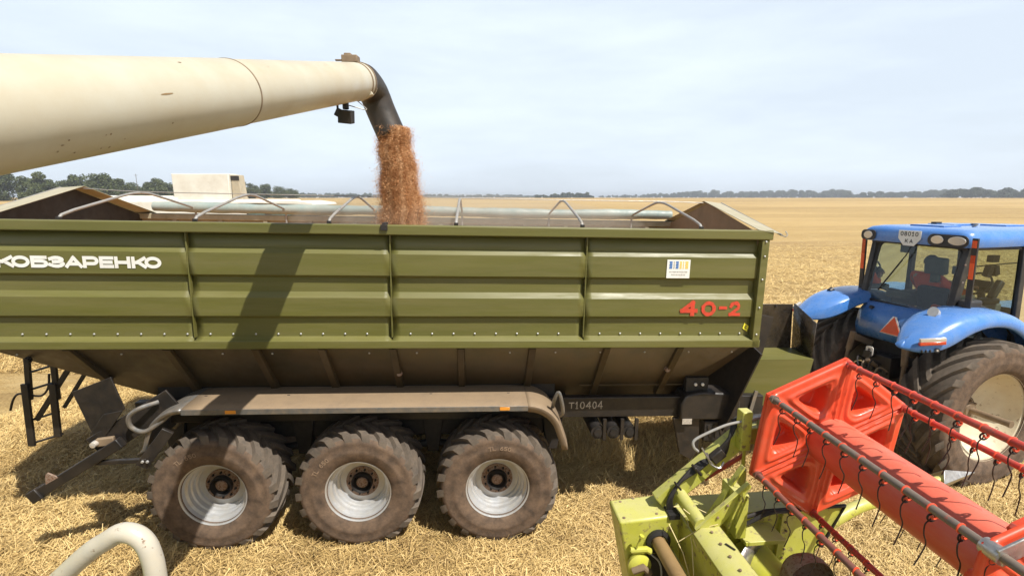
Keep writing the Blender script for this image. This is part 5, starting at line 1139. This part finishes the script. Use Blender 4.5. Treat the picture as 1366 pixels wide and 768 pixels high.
lab = {0: 'broad dark green tree', 1: 'tall dark tree', 2: 'slender tree', 3: 'tall open crowned tree', 4: 'wide round crowned tree', 5: 'largest bushy tree', 6: 'sloping crowned tree', 7: 'low hazy tree', 8: 'round topped tree', 9: 'small dull green tree', 10: 'grey green round tree', 11: 'second grey green tree', 12: 'third fading grey tree', 13: 'low fading tree', 14: 'lowest fading tree', 15: 'low bushy tree', 16: 'dark tree', 17: 'dull green tree', 18: 'pale green tree', 19: 'dull round tree'}
place = {0: 'at the far left under the auger tube', 1: 'just left of the left gable peak', 2: 'under the auger, left of an open crowned one', 3: 'directly left of the wide treetop', 4: 'above the left gable', 5: 'behind the left gable peak', 6: 'right of the left gable peak', 7: 'in the dip between two bigger trees', 8: 'standing left of the white combine', 9: 'touching the left side of the white combine', 10: 'immediately right of the white combine', 11: 'right of the white combine', 12: 'where the tree row shrinks away rightward', 13: 'far along the shrinking tree row', 14: 'at the end of the shrinking tree row', 15: 'between the open crowned and round trees', 16: 'beyond the left edge', 17: 'hidden behind the left part of the white combine', 18: 'hidden behind the middle of the white combine', 19: 'hidden behind the right part of the white combine'}
for i, (px, D, h, w) in enumerate(specs): make_tree(px, D, h * 1.02, w * 1.25, lab[i] + ' ' + place[i], 50 + i)
def tree_line(name, px0, px1, D0, D1, h, label, seed, leaf=1.0, prof=None, dens=260):
    r = random.Random(seed); cs, rs_ = [], []; px = px0
    while px < px1:
        f = (px - px0) / (px1 - px0); D = D0 + (D1 - D0) * f; hh = h * (prof(f) if prof else 1) * r.uniform(.6, 1.1); x, y = on_ray(px, D), D + r.uniform(-15, 15); z0 = float(gz(x, y))
        for k in range(3): cs.append((x + r.uniform(-3, 3), y + r.uniform(-4, 4), z0 + hh * r.uniform(.15, .75))); rs_.append(max(1.2, hh * r.uniform(.25, .45)))
        px += max(1.5, 2.6 * 666 / D * r.uniform(.6, 1.5))
    V, F, T_ = leaf_cloud(cs, rs_, dens, leaf, seed=seed); o = raw_mesh(name, V, F, M['leaffar'], T_); tag(o, label, 'wood', kind='stuff'); return o
tree_line('far_wood', 330, 720, 700, 1500, 9, 'thin distant line of trees on the horizon behind the grain stream', 3, leaf=1.6, dens=40)
tree_line('far_wood', 715, 792, 780, 800, 8, 'short dark clump of distant trees above the trailer rim', 4, leaf=1.3, prof=lambda f: .55 + .45 * min(1, f * 2) if f < .93 else .6, dens=70)
tree_line('far_wood', 800, 1130, 1400, 1100, 16, 'long low wooded strip on the horizon right of the trailer', 5, leaf=1.3, prof=lambda f: .35 + .75 * min(1, f * 2.5), dens=110)
tree_line('far_wood', 1128, 1268, 1000, 900, 13.5, 'distant wood on the horizon above the tractor', 6, leaf=1.1, prof=lambda f: .8 + .3 * f, dens=150)
tree_line('far_wood', 1262, 1480, 640, 560, 13, 'darker nearer wood at the right end of the horizon', 7, leaf=.9, prof=lambda f: .85 + .3 * f, dens=220)
for (px, D, h) in ((185.5, 240, 12.5), (1128, 1000, 7)):
    x = on_ray(px, D); b = MB(); b.tube([(0, 0, 0), (0, 0, h)], [.12, .09], 6); b.bar((-.9, 0, h - .6), (.9, 0, h - .6), .08, .08); p_ = b.build('utility_pole', M['bark'], loc=(x, D, float(gz(x, D))))
    tag(p_, 'thin pole standing among the trees left of the white combine' if px < 500 else 'tiny pole on the horizon above the tractor roof', 'utility pole')

# ================================================================ HAZE
b = MB(); b.bb(-3200, 3200, -60, 3200, -1.6, 26)
hz_m = bpy.data.materials.new('haze'); hz_m.use_nodes = True; t = hz_m.node_tree; t.nodes.clear(); o_ = t.nodes.new('ShaderNodeOutputMaterial'); pv = t.nodes.new('ShaderNodeVolumePrincipled')
pv.inputs['Color'].default_value = (.88, .93, 1, 1); pv.inputs['Density'].default_value = .00042; pv.inputs['Anisotropy'].default_value = .2; t.links.new(pv.outputs[0], o_.inputs['Volume'])
hz = b.build('haze', hz_m, smooth=0); tag(hz, 'thin pale summer haze over the field', 'haze', kind='stuff')
